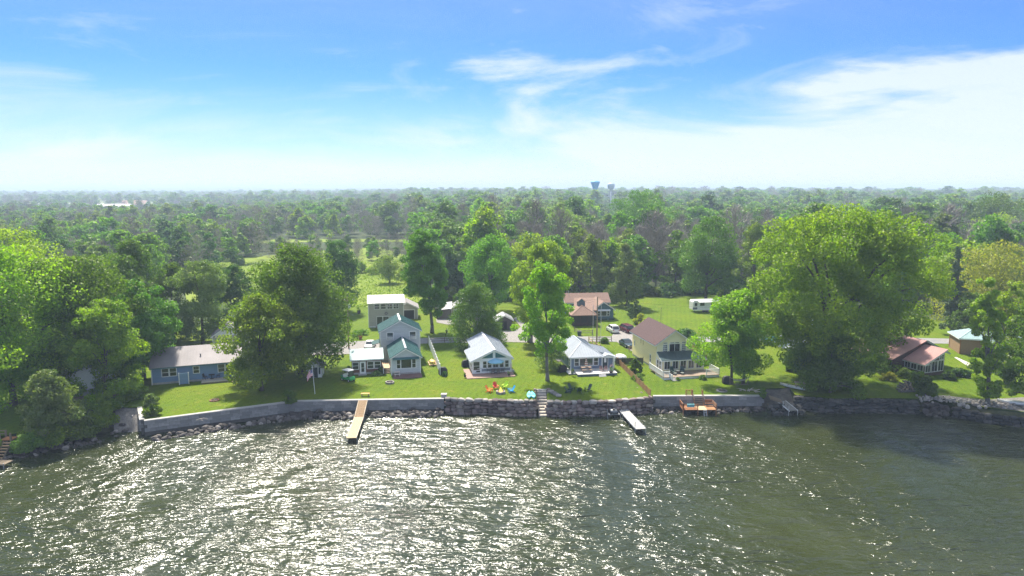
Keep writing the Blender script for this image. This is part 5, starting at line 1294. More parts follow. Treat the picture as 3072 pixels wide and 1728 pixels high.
def picnic_table(label, px, face, m, L=1.8, group=None, leg=None, z=0.0, cat='picnic table', name='picnic_table'):
    b = P(*px); t = thing(name, label, cat, (b.x, b.y, z), R(face), group); leg = leg or m
    tp = MB()
    for i in range(5): tp.box(-L/2, L/2, -.36+.147*i, -.23+.147*i, .71, .75)
    o = tp.build('tabletop', m, t); o['kind'] = 'stuff'
    for s in (-1, 1): MB().box(-L/2, L/2, s*.7-.13, s*.7+.13, .41, .45).build('bench', m, t)
    for x in (-L*.36, L*.36):
        for s in (-1, 1): MB().bar((x, s*.22, .7), (x, s*.62, 0), .07, .09).build('leg', leg, t)
        MB().bar((x+.05, -.8, .38), (x+.05, .8, .38), .06, .08).build('crossbeam', leg, t)
    return t
def chair(label, loc, face, m, seat=None, group=None, z=0.0, name='patio_chair'):
    t = thing(name, label, 'chair', (loc.x, loc.y, z), face, group)
    MB().box(-.25, .25, -.25, .25, .4, .45).build('seat', seat or m, t); MB().bar((0, .24, .45), (0, .34, .95), .5, .03, up=(0, 1, 0)).build('backrest', seat or m, t)
    for x in (-.24, .24):
        for y in (-.23, .25): MB().box(x-.018, x+.018, y-.018, y+.018, 0, .42).build('leg', m, t)
        MB().box(x-.025, x+.025, -.22, .28, .62, .65).build('arm', m, t)
    return t
# patio set and umbrella before the white cottage
PAT = P(1487,1120)
def patio_set():
    z = .14; t = thing('patio_table', 'dark patio table under the light blue umbrella', 'table', (PAT.x, PAT.y, z))
    MB().box(-.8, .8, -.5, .5, .68, .72).build('tabletop', mat('smoked_glass', (.12, .12, .11), .2), t)
    for x in (-.7, .7):
        for y in (-.4, .4): MB().box(x-.03, x+.03, y-.03, y+.03, 0, .68).build('leg', DARKMETAL, t)
    g = 'patio chairs under the light blue umbrella'
    for x, y, a, l in ((-.45, -.85, 180, 'front left'), (.45, -.85, 180, 'front right'), (-.45, .85, 0, 'back left'), (.45, .85, 0, 'back right'), (-1.2, 0, 90, 'left end'), (1.2, 0, -90, 'right end')):
        chair(f'dark patio chair at the {l} of the umbrella table', Vector((PAT.x+x, PAT.y+y, 0)), R(a), DARKMETAL, mat('grey_mesh', (.1, .095, .1), .8), g, z)
    u = thing('patio_umbrella', 'open light blue umbrella over the white cottage patio', 'umbrella', (PAT.x, PAT.y, z))
    UM = mat('light_blue_cloth', (.30, .58, .78), .8, var=.06)
    MB().cyl((0, 0, 0), (0, 0, 2.55), .025, n=8).build('pole', ALU, u); MB().cyl((0, 0, 0), (0, 0, .1), .25, n=12).build('base', DARKMETAL, u)
    n = 8; R_ = 1.45
    for k in range(n):
        a, b = k*2*math.pi/n, (k+1)*2*math.pi/n
        p, q = (R_*math.cos(a), R_*math.sin(a), 2.0), (R_*math.cos(b), R_*math.sin(b), 2.0); m_ = (R_*.93*math.cos((a+b)/2), R_*.93*math.sin((a+b)/2), 2.03)
        MB().add([(0, 0, 2.55), p, m_, q, (p[0]*.99, p[1]*.99, 1.86), (m_[0]*.99, m_[1]*.99, 1.89), (q[0]*.99, q[1]*.99, 1.86)], [(0,1,2),(0,2,3),(1,4,5,2),(2,5,6,3)]).build('canopy_panel', UM, u)
        MB().bar((.1*math.cos(a), .1*math.sin(a), 2.46), (R_*.96*math.cos(a), R_*.96*math.sin(a), 1.97), .025, .025).build('rib', ALU, u)
patio_set()
def grill(label, loc, face, z=0.0, cover=False):
    t = thing('grill', label, 'grill', (loc.x, loc.y, z), R(face))
    if cover:
        MB().loft([[(-w, -d, h), (w, -d, h), (w, d, h), (-w, d, h)] for w, d, h in ((.72, .38, 0), (.75, .4, .1), (.72, .37, .8), (.5, .33, 1.15), (.3, .2, 1.25))]).build('cover', mat('black_cover', (.02, .02, .022), .6, var=.3, nscale=4), t)
    else:
        MB().box(-.45, .45, -.28, .28, .08, .72).build('cabinet', DARKMETAL, t); MB().loft([[(-.45, y, .86), (.45, y, .86), (.45, y, .86+h), (-.45, y, .86+h)] for y, h in ((-.3, .04), (-.2, .22), (0, .3), (.2, .24), (.3, .04))]).build('lid', BLACK, t)
        MB().box(-.5, .5, -.3, .3, .74, .855).build('firebox', ALU, t)
        for s in (-1, 1): MB().box(s*.72-.22, s*.72+.22, -.25, .25, .78, .82).build('side_shelf', DARKMETAL, t)
        for x in (-.4, .4): MB().cyl((x, -.32, .06), (x, .32, .06), .06, n=8).build('wheel', RUBBER, t)
    return t
grill('black barbecue grill by the left end of the white cottage porch', P(1432,1121), 8, .14)
grill('black covered grill behind the left corner of the white cottage patio', P(1398,1100), 20, 0, True)
grill('dark covered grill at the lakeside end of the white fence', P(1329,1122), 15, 0, True)
grill('black covered grill beside the two-trunked maple', P(2181,1150), 0, 0, True)
grill('black covered grill left of the blue-grey cottage', P(1687,1116), 30, 0, True)
def pot(label, loc, z, r, h, plant, m, seed):
    t = thing('flower_pot', label, 'flower pot', (loc.x, loc.y, z)); MB().lathe([(.01, 0), (r*.7, 0), (r, h), (r*.9, h), (r*.8, h*.85), (.01, h*.85)], n=12).build('pot', m, t)
    V, F, ti, B, br = crown_np(seed, h+r*2.0, r*1.3, h*.8, 'dome', 160, .14, 10, (.3, .5)); link('plant', npmesh('plant', V, F, ti), LM[plant], t)
TC = mat('terracotta', (.30, .12, .06), .85); DP = mat('dark_pot', (.05, .04, .04), .7)
pot('potted plant at the left front corner of the pink patio', P(1395,1134), .14, .22, .35, 'shrub', DP, 1); pot('potted plant at the right front corner of the pink patio', P(1526,1129), .14, .22, .35, 'shrub', DP, 2)
pot('dark tub on the grass across the road, left one', P(1027,1020), 0, .45, .7, 'dark', DP, 3); pot('brown tub on the grass across the road beside the parked white car', P(1081,1018), 0, .45, .7, 'shrub', TC, 4); pot('dark tub on the far lawn left of the taupe house', P(1077,941), 0, .5, .8, 'dark', DP, 5)
pot('grey planter at the left front corner of the pale deck', P(1717,1129), .44, .28, .4, 'silver', mat('slate_pot', (.12, .15, .17), .6), 6); pot('leafy planter at the right front corner of the pale deck', P(1833,1126), .44, .35, .35, 'shrub', DP, 7)
pot('wooden barrel planter at the right end of the plum patio', P(1257,1119), .1, .3, .45, 'pale', TAN, 8)
# blue-grey cottage deck
b = P(1758,1117); picnic_table('brown picnic table on the pale deck of the blue-grey cottage', (1758,1121), 9, mat('brown_table', (.30, .21, .15), .8), 1.8, z=.44)
def striped_umbrella():
    b = P(1758,1120.5); u = thing('folded_umbrella', 'folded red and white striped umbrella in the deck picnic table', 'umbrella', (b.x, b.y, .44))
    MB().cyl((0, 0, 0), (0, 0, 2.35), .025, n=8).build('pole', WHITE, u); RD, CR = paint('maroon_cloth', (.25, .03, .04), .9), paint('cream_cloth', (.7, .66, .6), .9)
    zs = [1.0, 1.15, 1.3, 1.45, 1.6, 1.75, 1.9, 2.05, 2.35]; rs = [.24, .29, .26, .23, .2, .17, .14, .1, .02]
    for i in range(8): MB().cyl((0, 0, zs[i]), (0, 0, zs[i+1]), rs[i], rs[i+1], 10).build('cloth_band', RD if i % 2 else CR, u)
striped_umbrella()
WICK = mat('pink_wicker', (.28, .17, .16), .9)
chair('pink-brown wicker chair nearer the door on the pale deck', P(1803,1122), R(8), WICK, None, 'wicker chairs on the pale deck', .44, 'wicker_chair'); chair('pink-brown wicker chair nearer the flag on the pale deck', P(1817,1122), R(-8), WICK, None, 'wicker chairs on the pale deck', .44, 'wicker_chair')
t = thing('side_table', 'small black side table between the wicker chairs', 'table', (P(1810,1120).x, P(1810,1120).y, .44)); MB().cyl((0, 0, .42), (0, 0, .46), .25, n=12).build('tabletop', BLACK, t); MB().cyl((0, 0, 0), (0, 0, .42), .03, n=8).build('stem', BLACK, t)
# flags
def stripes(w, h, n=13):
    m = bpy.data.materials.get('flag_cloth')
    if m: return m
    m = bpy.data.materials.new('flag_cloth'); m.use_nodes = True; t = m.node_tree; b = t.nodes['Principled BSDF']; b.inputs['Roughness'].default_value = .9
    uv = N(t, 'ShaderNodeUVMap').outputs[0]; s = N(t, 'ShaderNodeSeparateXYZ'); t.links.new(uv, s.inputs[0])
    f = math_(t, 'MODULO', math_(t, 'FLOOR', math_(t, 'MULTIPLY', s.outputs[1], 12.999)), 2.0)
    c = mixc(t, f, (.55, .03, .05), (.8, .8, .8))
    inb = math_(t, 'MULTIPLY', math_(t, 'LESS_THAN', s.outputs[0], .4), math_(t, 'GREATER_THAN', s.outputs[1], .46))
    vo = N(t, 'ShaderNodeTexVoronoi'); inp(vo, Scale=14.0, Randomness=0.0); t.links.new(uv, vo.inputs['Vector'])
    st = mixc(t, math_(t, 'LESS_THAN', vo.outputs['Distance'], .22), (.02, .035, .16), (.8, .8, .8))
    t.links.new(mixc(t, inb, c, st), b.inputs['Base Color']); return m
def flag(par, loc, w, h, rz, droop=.35):
    """hanging flag with folds and UVs"""
    nx, ny = 12, 6; V, F, U = [], [], []
    for j in range(ny+1):
        for i in range(nx+1):
            u, v = i/nx, j/ny; V.append((u*w*(1-droop*.6), .07*math.sin(u*9+v*2)*u, v*h-u*u*h*droop*1.6)); U.append((u, v))
    for j in range(ny):
        for i in range(nx): k = j*(nx+1)+i; F.append((k, k+1, k+nx+2, k+nx+1))
    me = bpy.data.meshes.new('flag'); me.from_pydata(V, [], F); ul = me.uv_layers.new(name='UVMap')
    for l in me.loops: ul.data[l.index].uv = U[l.vertex_index]
    me.update(); o = link('flag_cloth', me, stripes(1, 1), par, loc, rz); return o
b = P(945,1182); H = HT(b, 1098)
t = thing('flagpole', 'white flagpole with a striped flag hanging on the left lawn', 'flagpole', b); MB().cyl((0, 0, -.1), (-.25, 0, H), .05, .03, 8).build('pole', WHITE, t); MB().lathe([(.01, 0), (.07, .06), (.01, .13)], (-.25, 0, H), 8).build('finial', WHITE, t); flag(t, (-.22, 0, H-1.55), 1.3, 1.0, R(205), .55)
b = P(1838,1116); t = thing('house_flag', 'small striped flag on the deck post of the blue-grey cottage', 'flag', (b.x, b.y-.6, 1.2)); MB().cyl((.0, 0, 0), (-.25, -.5, .75), .02, n=6).build('staff', WHITE, t); flag(t, (-.2, -.42, .2), .8, .5, R(200), .6)
b = P(1530,1118); t = thing('house_flag', 'small striped flag at the right corner of the white cottage', 'flag', (b.x, b.y-.3, 1.0)); MB().cyl((0, 0, -.9), (.1, -.1, .95), .02, n=6).build('staff', WHITE, t); flag(t, (.1, -.1, .3), .5, .55, R(-70), .6)
# grey house patio things
t = thing('bench_table', 'low tan wooden bench on the lawn above the tan dock', 'bench', P(1096,1189), R(3)); MB().box(-.65, .65, -.28, .28, .42, .48).build('seat', mat('orange_pine', (.62, .33, .12), .8), t)
for x in (-.5, .5): MB().box(x-.05, x+.05, -.2, .2, 0, .42).build('leg', WOOD, t)
picnic_table('small white picnic table at the edge of the plum patio', (1191,1128), 15, mat('bleached_wood', (.62, .55, .5), .8), 1.0)
for i, (px, f, l) in enumerate((((1188,1112), 30, 'blue-grey patio chair beside the steps of the grey house'), ((1212,1113), -5, 'grey patio chair under the picture window of the grey house'))): chair(l, P(*px), R(f), DARKMETAL, mat('blue_mesh', (.09, .12, .14), .8), None, .1)
t = thing('patio_table', 'small square table on the plum patio', 'table', (P(1230,1115).x, P(1230,1115).y, .1), R(13)); MB().box(-.45, .45, -.4, .4, .62, .66).build('tabletop', mat('dusty_top', (.35, .31, .29), .7), t)
for x in (-.38, .38):
    for y in (-.33, .33): MB().box(x-.025, x+.025, y-.025, y+.025, 0, .62).build('leg', DARKMETAL, t)
t = thing('storage_couch', 'long black covered couch against the front wall of the grey house', 'couch', (P(1238,1110).x, P(1238,1110).y, .1), R(13)); MB().box(-1.15, 1.15, -.42, .38, .05, .5).build('seat', BLACK, t); MB().box(-1.15, 1.15, .2, .4, .5, .9).build('backrest', BLACK, t)
for s in (-1, 1): MB().box(s*1.2-.1, s*1.2+.1, -.42, .4, .05, .68).build('arm', BLACK, t)
# small boat on trailer by the white fence
b = P(1297,1094); t = thing('boat_cradle', 'low wooden cradle on the grass beside the white fence', 'cradle', b, R(14))
for x in (-.6, .6): MB().box(x-.07, x+.07, -1.5, 1.5, .12, .3).build('runner', TAN, t)
for y in (-1.3, 0, 1.3): MB().box(-.75, .75, y-.09, y+.09, .3, .36).build('slat', TAN, t)
for x in (-.6, .6):
    for y in (-1.3, 1.3): MB().box(x-.05, x+.05, y-.05, y+.05, 0, .13).build('foot', WOOD, t)
def hull(par, L, w, h, m, name='hull', n=9, z=0.0, deck=None):
    secs = []
    for i in range(n):
        u = -1+2*i/(n-1); f = max(.03, (1-abs(u)**2.3)); ww = w/2*f; zz = h*.22*abs(u)**2.5
        secs.append([(-ww, u*L/2, z+h+zz), (-ww*.92, u*L/2, z+h*.45+zz), (-ww*.45, u*L/2, z+.04+zz), (ww*.45, u*L/2, z+.04+zz), (ww*.92, u*L/2, z+h*.45+zz), (ww, u*L/2, z+h+zz), (ww*.5, u*L/2, z+h*(1.12 if deck else .75)+zz), (-ww*.5, u*L/2, z+h*(1.12 if deck else .75)+zz)])
    return MB().loft(secs).build(name, m, par, smooth=True)
k = thing('small_boat', 'little yellow boat lying on the wooden cradle by the white fence', 'boat', (b.x, b.y, .36), R(14)); hull(k, 2.3, 1.0, .35, mat('yellow_hull', (.66, .46, .12), .5), deck=True); MB().box(-.25, .25, -.5, .3, .36, .44).build('seat', mat('tan_seat', (.5, .4, .3), .8), k)
def kayak(label, px, face, m, z=0.0):
    t = thing('kayak', label, 'kayak', P(*px), R(face), 'turquoise kayaks by the stone steps'); hull(t, 3.3, .72, .3, m, deck=True)
    MB().lathe([(.2, .33), (.26, .36), (.24, .39), (.17, .3)], (0, 0, 0), 12).build('cockpit_rim', mat('aqua_rim', (.12, .4, .45), .5), t)
AQ = paint('aqua_plastic', (.22, .72, .74), .4)
kayak('turquoise kayak on the lawn, left of the pair by the steps', (1587.5,1189), -3, AQ); kayak('turquoise kayak on the lawn, right of the pair by the steps', (1599,1189), 4, AQ)
t = thing('canoe', 'white canoe lying on the shore left of the giant maple', 'canoe', P(2377,1164), R(38)); hull(t, 4.3, .85, .38, paint('white_hull', (.72, .72, .72), .4)); MB().box(-.3, .3, -.7, -.55, .3, .34).build('thwart', WOOD, t); MB().box(-.3, .3, .7, .85, .3, .34).build('thwart', WOOD, t)
picnic_table('weathered pink-grey picnic table behind the white canoe', (2399,1160), -20, mat('faded_red_wood', (.42, .32, .28), .9), 1.7)
t = thing('rowing_boat', 'pale boat upside down on the gravel at the right edge', 'boat', P(3042,1214), R(62)); hull(t, 4.2, 1.3, .5, paint('white_hull', ()), deck=True); MB().box(-.35, .35, .6, .8, .3, .4).build('thwart', WOOD, t)
t = thing('tarped_boat', 'boat under a bright blue tarp behind the lakeside maples', 'boat', P(2325,1034), R(80)); hull(t, 5.0, 2.0, .7, paint('white_hull', ()), z=.5)
V = MB().loft([[(-w, y, 1.1), (-w*.6, y, 1.35+h), (0, y, 1.6+h), (w*.6, y, 1.35+h), (w, y, 1.1), (w*1.02, y, .95), (-w*1.02, y, .95)] for y, w, h in ((-2.5, .5, -.1), (-1.7, .95, .12), (-.6, 1.08, .0), (.6, 1.08, .18), (1.7, .9, .02), (2.5, .3, -.15))]); V.build('tarp', mat('blue_tarp', (.03, .28, .62), .5, var=.15, nscale=3), t)
for y in (-1.2, 1.0):
    for s in (-1, 1): MB().cyl((s*.9, y, .3), (s*1.05, y, .3), .3, n=12).build('wheel', RUBBER, t)
MB().box(-.5, .5, -2.2, 2.0, .3, .52).build('trailer_frame', DARKMETAL, t)
t = thing('covered_hot_tub', 'white domed cover behind the dark metal fence of the blue-grey cottage', 'hot tub', P(1860,1082)); MB().lathe([(1.25, 0), (1.3, .5), (1.2, .85), (.7, 1.15), (.01, 1.25)], n=18).build('cover', WHITE, t, smooth=True); MB().cyl((0, 0, 0), (0, 0, .12), 1.35, n=18).build('base', CONC, t)
# yellow house deck furniture
DGM = mat('dark_green_metal', (.02, .05, .045), .5)
for px, f, l in (((2018,1129), 15, 'left dark green lounge chair on the yellow house deck'), ((2046,1128), -12, 'right dark green lounge chair on the yellow house deck')):
    b = P(*px); t = thing('lounge_chair', l, 'chair', (b.x, b.y, .46), R(f), 'lounge chairs on the yellow house deck')
    MB().box(-.32, .32, -.4, .3, .36, .44).build('seat', DGM, t); MB().bar((0, .28, .42), (0, .55, 1.15), .64, .08, up=(0, 1, 0)).build('backrest', DGM, t); MB().box(-.25, .25, -1.0, -.6, .26, .34).build('footstool', mat('stool_top', (.2, .22, .2), .7), t)
    for s in (-1, 1):
        MB().box(s*.36-.04, s*.36+.04, -.4, .4, .58, .62).build('arm', DGM, t)
        for y in (-.36, .34): MB().box(s*.34-.03, s*.34+.03, y-.03, y+.03, 0, .58).build('leg', DGM, t)
    for x in (-.2, .2): MB().box(x-.03, x+.03, -.85, -.75, 0, .27).build('leg', DGM, t)
b = P(2032,1128); t = thing('side_table', 'green side table between the yellow house lounge chairs', 'table', (b.x, b.y, .46)); MB().cyl((0, 0, .5), (0, 0, .54), .4, n=12).build('tabletop', mat('stool_top', ()), t); MB().cyl((0, 0, 0), (0, 0, .5), .04, n=8).build('stem', DGM, t)
# ranch house deck furniture
b = P(636,1142); t = thing('bistro_table', 'black bistro table on the ranch house deck', 'table', (b.x, b.y, .34)); MB().cyl((0, 0, .68), (0, 0, .72), .5, n=14).build('tabletop', BLACK, t); MB().cyl((0, 0, 0), (0, 0, .68), .05, n=8).build('stem', BLACK, t); MB().cyl((0, 0, 0), (0, 0, .04), .3, n=12).build('foot', BLACK, t)
chair('black bistro chair left of the ranch deck table', P(616,1144), R(80), BLACK, None, None, .34); chair('black bistro chair right of the ranch deck table', P(655,1139), R(-70), BLACK, None, None, .34)
# ------------------------------------------------------------------ fences
def panel_fence(label, a, b, h, n, m, post=.12, name='vinyl_fence', scallop=False):
    t = thing(name, label, 'fence', a); d = b-a; rz = math.atan2(d.y, d.x); L = d.length; w = L/n
    for i in range(n):
        p = d*(i+.5)/n
        if scallop:
            pr = [(-w/2+.06, .06)]+[(-w/2+.06+(w-.12)*k/8, h-.16+.16*abs(k/4-1)**1.3) for k in range(9)]+[(w/2-.06, .06)]
            o = MB().prism([(x, z) for x, z in pr][::-1], -.025, .025).build('panel', m, t, (p.x, p.y, 0), rz)
        else:
            mb = MB(); k = int(w/.13)
            for j in range(k): mb.box(-w/2+w*j/k+.008, -w/2+w*(j+1)/k-.012, -.012, .012, .05, h+(.0 if j % 2 else -.03))
            mb.box(-w/2, w/2, .013, .05, .3, .38).box(-w/2, w/2, .013, .05, h-.4, h-.32); o = mb.build('panel', m, t, (p.x, p.y, 0), rz); o['kind'] = 'stuff'
    for i in range(n+1):
        p = d*i/n; q = MB().box(-post/2, post/2, -post/2, post/2, -.1, h+.1).build('post', m, t, (p.x, p.y, 0), rz); MB().box(-post*.65, post*.65, -post*.65, post*.65, h+.1, h+.15).build('cap', m, q)
panel_fence('white scalloped vinyl fence between the grey and white houses', P(1287,1036), P(1320.5,1125), 1.85, 10, mat('white_vinyl', (.78, .78, .8), .4, var=.03), scallop=True)
BRF = mat('brown_fence', (.34, .19, .085), .85, var=.25, nscale=4)
panel_fence('brown picket fence running down to the boulder wall', P(1846,1083), P(1951,1190), 1.05, 11, BRF, .1, 'picket_fence')
panel_fence('stained privacy fence behind the right side of the yellow house', P(2062,1052), P(2118,1094), 1.8, 6, mat('red_brown_fence', (.36, .15, .06), .85, var=.2), .12, 'privacy_fence')
panel_fence('dark metal fence behind the blue-grey cottage', P(1846,1095), P(1929,1093), 1.25, 4, DARKMETAL, .06, 'metal_fence')
def rail_fence(label, px, rails=(.45, .9), m=None, post=.13):
    pts = [P(*p) for p in px]; t = thing('split_rail_fence', label, 'fence', pts[0]); o = pts[0]; m = m or mat('grey_rail', (.2, .16, .12), .9)
    for p in pts: q = p-o; MB().box(q.x-post/2, q.x+post/2, q.y-post/2, q.y+post/2, -.1, 1.15).build('post', m, t)
    for a, b in zip(pts, pts[1:]):
        for z in rails: MB().bar(a-o+Vector((0, 0, z)), b-o+Vector((0, 0, z)), .07, .11).build('rail', m, t)
rail_fence('split rail fence by the road behind the white fence', [(1285,1030),(1334,1028),(1372,1028),(1424,1028)])
rail_fence('short rail fence by the road behind the white cottage', [(1470,1030),(1502,1029)])
rail_fence('split rail fence across the road before the screened porch', [(1724,996),(1738,1005),(1777,1004)])
rail_fence('yellowed split rail fence running toward the road behind the blue-grey cottage', [(1766,1026),(1776,1034),(1787,1042),(1800,1051)], m=mat('yellow_rail', (.50, .36, .16), .85))
rail_fence('rail fence along the road beside the utility pole', [(1766,1024),(1797,1024),(1834,1024)])
rail_fence('short rail fence in front of the dark sedan', [(1887,1055),(1912,1053)])
t = thing('bin', 'dark green bin by the split rail fence across the road', 'bin', P(1738,1007)); MB().loft([[(-w, -w, z), (w, -w, z), (w, w, z), (-w, w, z)] for w, z in ((.35, 0), (.42, .8), (.45, .82), (.45, .92))]).build('body', mat('bin_green', (.02, .06, .05), .6), t); MB().box(-.46, .46, -.46, .46, .92, .99).build('lid', BLACK, t)
# ------------------------------------------------------------------ utility poles and wires
POLES = {}
def utility_pole(key, label, px, top, arm=True, transformer=False):
    b = P(*px); H = HT(b, top); t = thing('utility_pole', label, 'utility pole', b); PW = mat('pole_wood', (.30, .22, .15), .9, var=.2, stretch=(3, 3, .4))
    MB().cyl((0, 0, -.2), (0, 0, H), .17, .11, 10).build('pole', PW, t)
    if arm:
        MB().box(-1.2, 1.2, -.16, -.06, H-.75, H-.62).build('crossarm', PW, t)
        for x in (-1.1, -.5, .5, 1.1): MB().cyl((x, -.11, H-.62), (x, -.11, H-.45), .04, n=7).build('insulator', WHITE, t)
    if transformer: MB().cyl((.35, -.05, H-2.4), (.35, -.05, H-1.5), .26, n=12).build('transformer', mat('transformer_grey', (.5, .53, .55), .5), t); MB().cyl((-.1, -.1, H-4), (.45, -.12, H-4), .04, n=6).build('bracket', DARKMETAL, t)
    POLES[key] = Vector((b.x, b.y, H-.5)); return t
utility_pole('a', 'tall utility pole with transformer left of the grey house', (1046.5,1046), 890, True, True)
utility_pole('b', 'tall utility pole with pale conduits behind the blue-grey cottage', (1790,1036), 890, False)
utility_pole('c', 'thin grey utility pole at the right behind the pink-roofed cottage', (2912,1010), 888, True)
b = P(1790,1036)
for dx, l in ((-.85, 'left'), (.75, 'right')): t = thing('conduit_mast', f'thin pale mast just {l} of the utility pole behind the blue-grey cottage', 'mast', b+Vector((dx, -.3, 0))); MB().cyl((0, 0, 0), (0, 0, HT(b, 915)), .05, n=7).build('mast', mat('pale_mast', (.6, .58, .55), .6), t); MB().box(-.1, .1, -.1, .1, 0, .15).build('foot', CONC, t)
for px, top, l in (((1700,935), 862, 'left'), ((1705,938), 872, 'right')): b2 = P(*px); t = thing('flagless_mast', f'thin white mast behind the screened porch, {l} one of two', 'mast', b2); MB().cyl((0, 0, 0), (0, 0, HT(b2, top)), .06, n=7).build('mast', MATS['pale_mast'], t); MB().box(-.12, .12, -.12, .12, 0, .2).build('foot', CONC, t)
t = thing('antenna_mast', 'thin dark pole on the grass behind the yellow house', 'mast', P(1982,975)); MB().cyl((0, 0, 0), (0, 0, 4.2), .05, n=7).build('mast', WOOD, t); MB().box(-.15, .15, -.02, .02, 3.9, 3.96).build('crossbar', WOOD, t)
def wire(label, a, b, sag):
    t = thing('power_line', label, 'power line', a); mb = MB(); pts = [a.lerp(b, i/14)-a-Vector((0, 0, sag*4*(i/14)*(1-i/14))) for i in range(15)]
    for p, q in zip(pts, pts[1:]): mb.cyl(p, q, .014, n=4)
    mb.build('wire', BLACK, t)
wire('power line sagging from the left utility pole to the middle one', POLES['a'], POLES['b'], 1.8)
wire('power line sagging from the middle utility pole to the right one', POLES['b'], POLES['c'], 2.2)
wire('service wire from the middle pole down to the cupola', POLES['b'], P(1719,979)+Vector((2.6, 4, 5.2)), .5)
# ------------------------------------------------------------------ vehicles
def car(label, px, rz, m, kind='sedan', name='parked_car', group='cars parked by the houses'):
    t = thing(name, label, 'car', P(*px), R(rz), group)          # local: nose toward -y
    L, Wd = (4.6, .9) if kind != 'van' else (4.9, .96); bh = {'sedan': .92, 'suv': 1.08, 'van': 1.1}[kind]; rh = {'sedan': 1.44, 'suv': 1.72, 'van': 1.78}[kind]
    secs = []
    for y, w, zb, zt in ((-L/2, .72, .34, .62), (-L/2+.15, .86, .24, .74), (-L/2+.9, 1, .22, bh-.06), (-L*.14, 1, .22, bh), (L*.3, 1, .22, bh+.02), (L/2-.3, .97, .26, bh), (L/2-.04, .86, .36, bh-.12), (L/2, .74, .42, bh-.3)):
        w *= Wd; secs.append([(-w, y, zb+.16), (-w*.9, y, zb), (w*.9, y, zb), (w, y, zb+.16), (w, y, zt-.2), (w*.93, y, zt-.03), (w*.78, y, zt), (-w*.78, y, zt), (-w*.93, y, zt-.03), (-w, y, zt-.2)])
    body = MB().loft(secs).build('body', m, t, smooth=False)
    ys = {'sedan': (-L*.2, -L*.04, L*.18, L*.36), 'suv': (-L*.22, -L*.08, L*.36, L*.47), 'van': (-L*.32, -L*.16, L*.4, L*.48)}[kind]
    gs = [[(-Wd*a, y, bh-.03), (Wd*a, y, bh-.03), (Wd*a*.9, y, z), (-Wd*a*.9, y, z)] for y, a, z in ((ys[0], .86, bh+.01), (ys[1], .84, rh-.07), (ys[2], .84, rh-.07), (ys[3], .86, bh+.03))]
    MB().loft(gs).build('windows', GLASS, t)
    rf = [[(-Wd*a, y, z0), (Wd*a, y, z0), (Wd*a*.9, y, z), (-Wd*a*.9, y, z)] for y, a, z0, z in ((ys[1]-.05, .76, rh-.08, rh-.055), (ys[1]+.15, .775, rh-.08, rh), (ys[2]-.1, .775, rh-.08, rh), (ys[2]+.06, .76, rh-.08, rh-.05))]
    MB().loft(rf).build('roof', m, t)
    pl = MB()
    for s in (-1, 1):
        for (ya, za), (yb, zb_) in (((ys[0], bh), (ys[1], rh-.05)), ((ys[3], bh), (ys[2], rh-.05))): pl.bar((s*Wd*.84, ya, za), (s*Wd*.765, yb, zb_), .07, .06)
        pl.bar((s*Wd*.85, (ys[1]+ys[2])/2, bh), (s*Wd*.775, (ys[1]+ys[2])/2, rh-.05), .07, .07)
    pl.build('pillar', m, t)['kind'] = 'stuff'
    for y in (-L*.31, L*.3):
        for s in (-1, 1):
            w = MB().cyl((s*(Wd-.2), y, .34), (s*(Wd+.02), y, .34), .34, n=16).build('wheel', RUBBER, t); MB().cyl((s*(Wd-.02), y, .34), (s*(Wd+.035), y, .34), .2, n=12).build('rim', ALU, w)
    for s in (-1, 1):
        MB().box(s*Wd*.62-.17, s*Wd*.62+.17, -L/2-.0, -L/2+.12, .58, .7).build('headlight', mat('headlight', (.7, .72, .75), .15), t)
        MB().box(s*Wd*.72-.13, s*Wd*.72+.13, L/2-.1, L/2+.01, bh-.34, bh-.18).build('taillight', mat('taillight', (.35, .01, .012), .3), t)
        MB().box(s*(Wd+.09)-.09, s*(Wd+.09)+.09, ys[0]+.1, ys[0]+.22, bh, bh+.13).build('mirror', m, t)
    MB().box(-.55, .55, -L/2-.015, -L/2+.05, .36, .5).build('grille', BLACK, t); MB().box(-.22, .22, L/2-.05, L/2+.015, .56, .68).build('plate', WHITE, t)
def cp(nm, c): return mat(nm, c, .25, var=.02, spec=.6)
car('white hatchback parked left of the grey house, nose to the lake', (1110,1043), 4, cp('car_white', (.75, .75, .75)))
car('white sport utility car parked across the road with its tail to the lake', (1838,996), 192, cp('car_white', ()), 'suv')
car('maroon minivan parked beside the white car across the road', (1878,995), 196, cp('car_maroon', (.10, .016, .028)), 'van')
car('dark teal sedan parked left of the yellow house', (1880,1039), 14, cp('car_teal', (.03, .055, .065)))
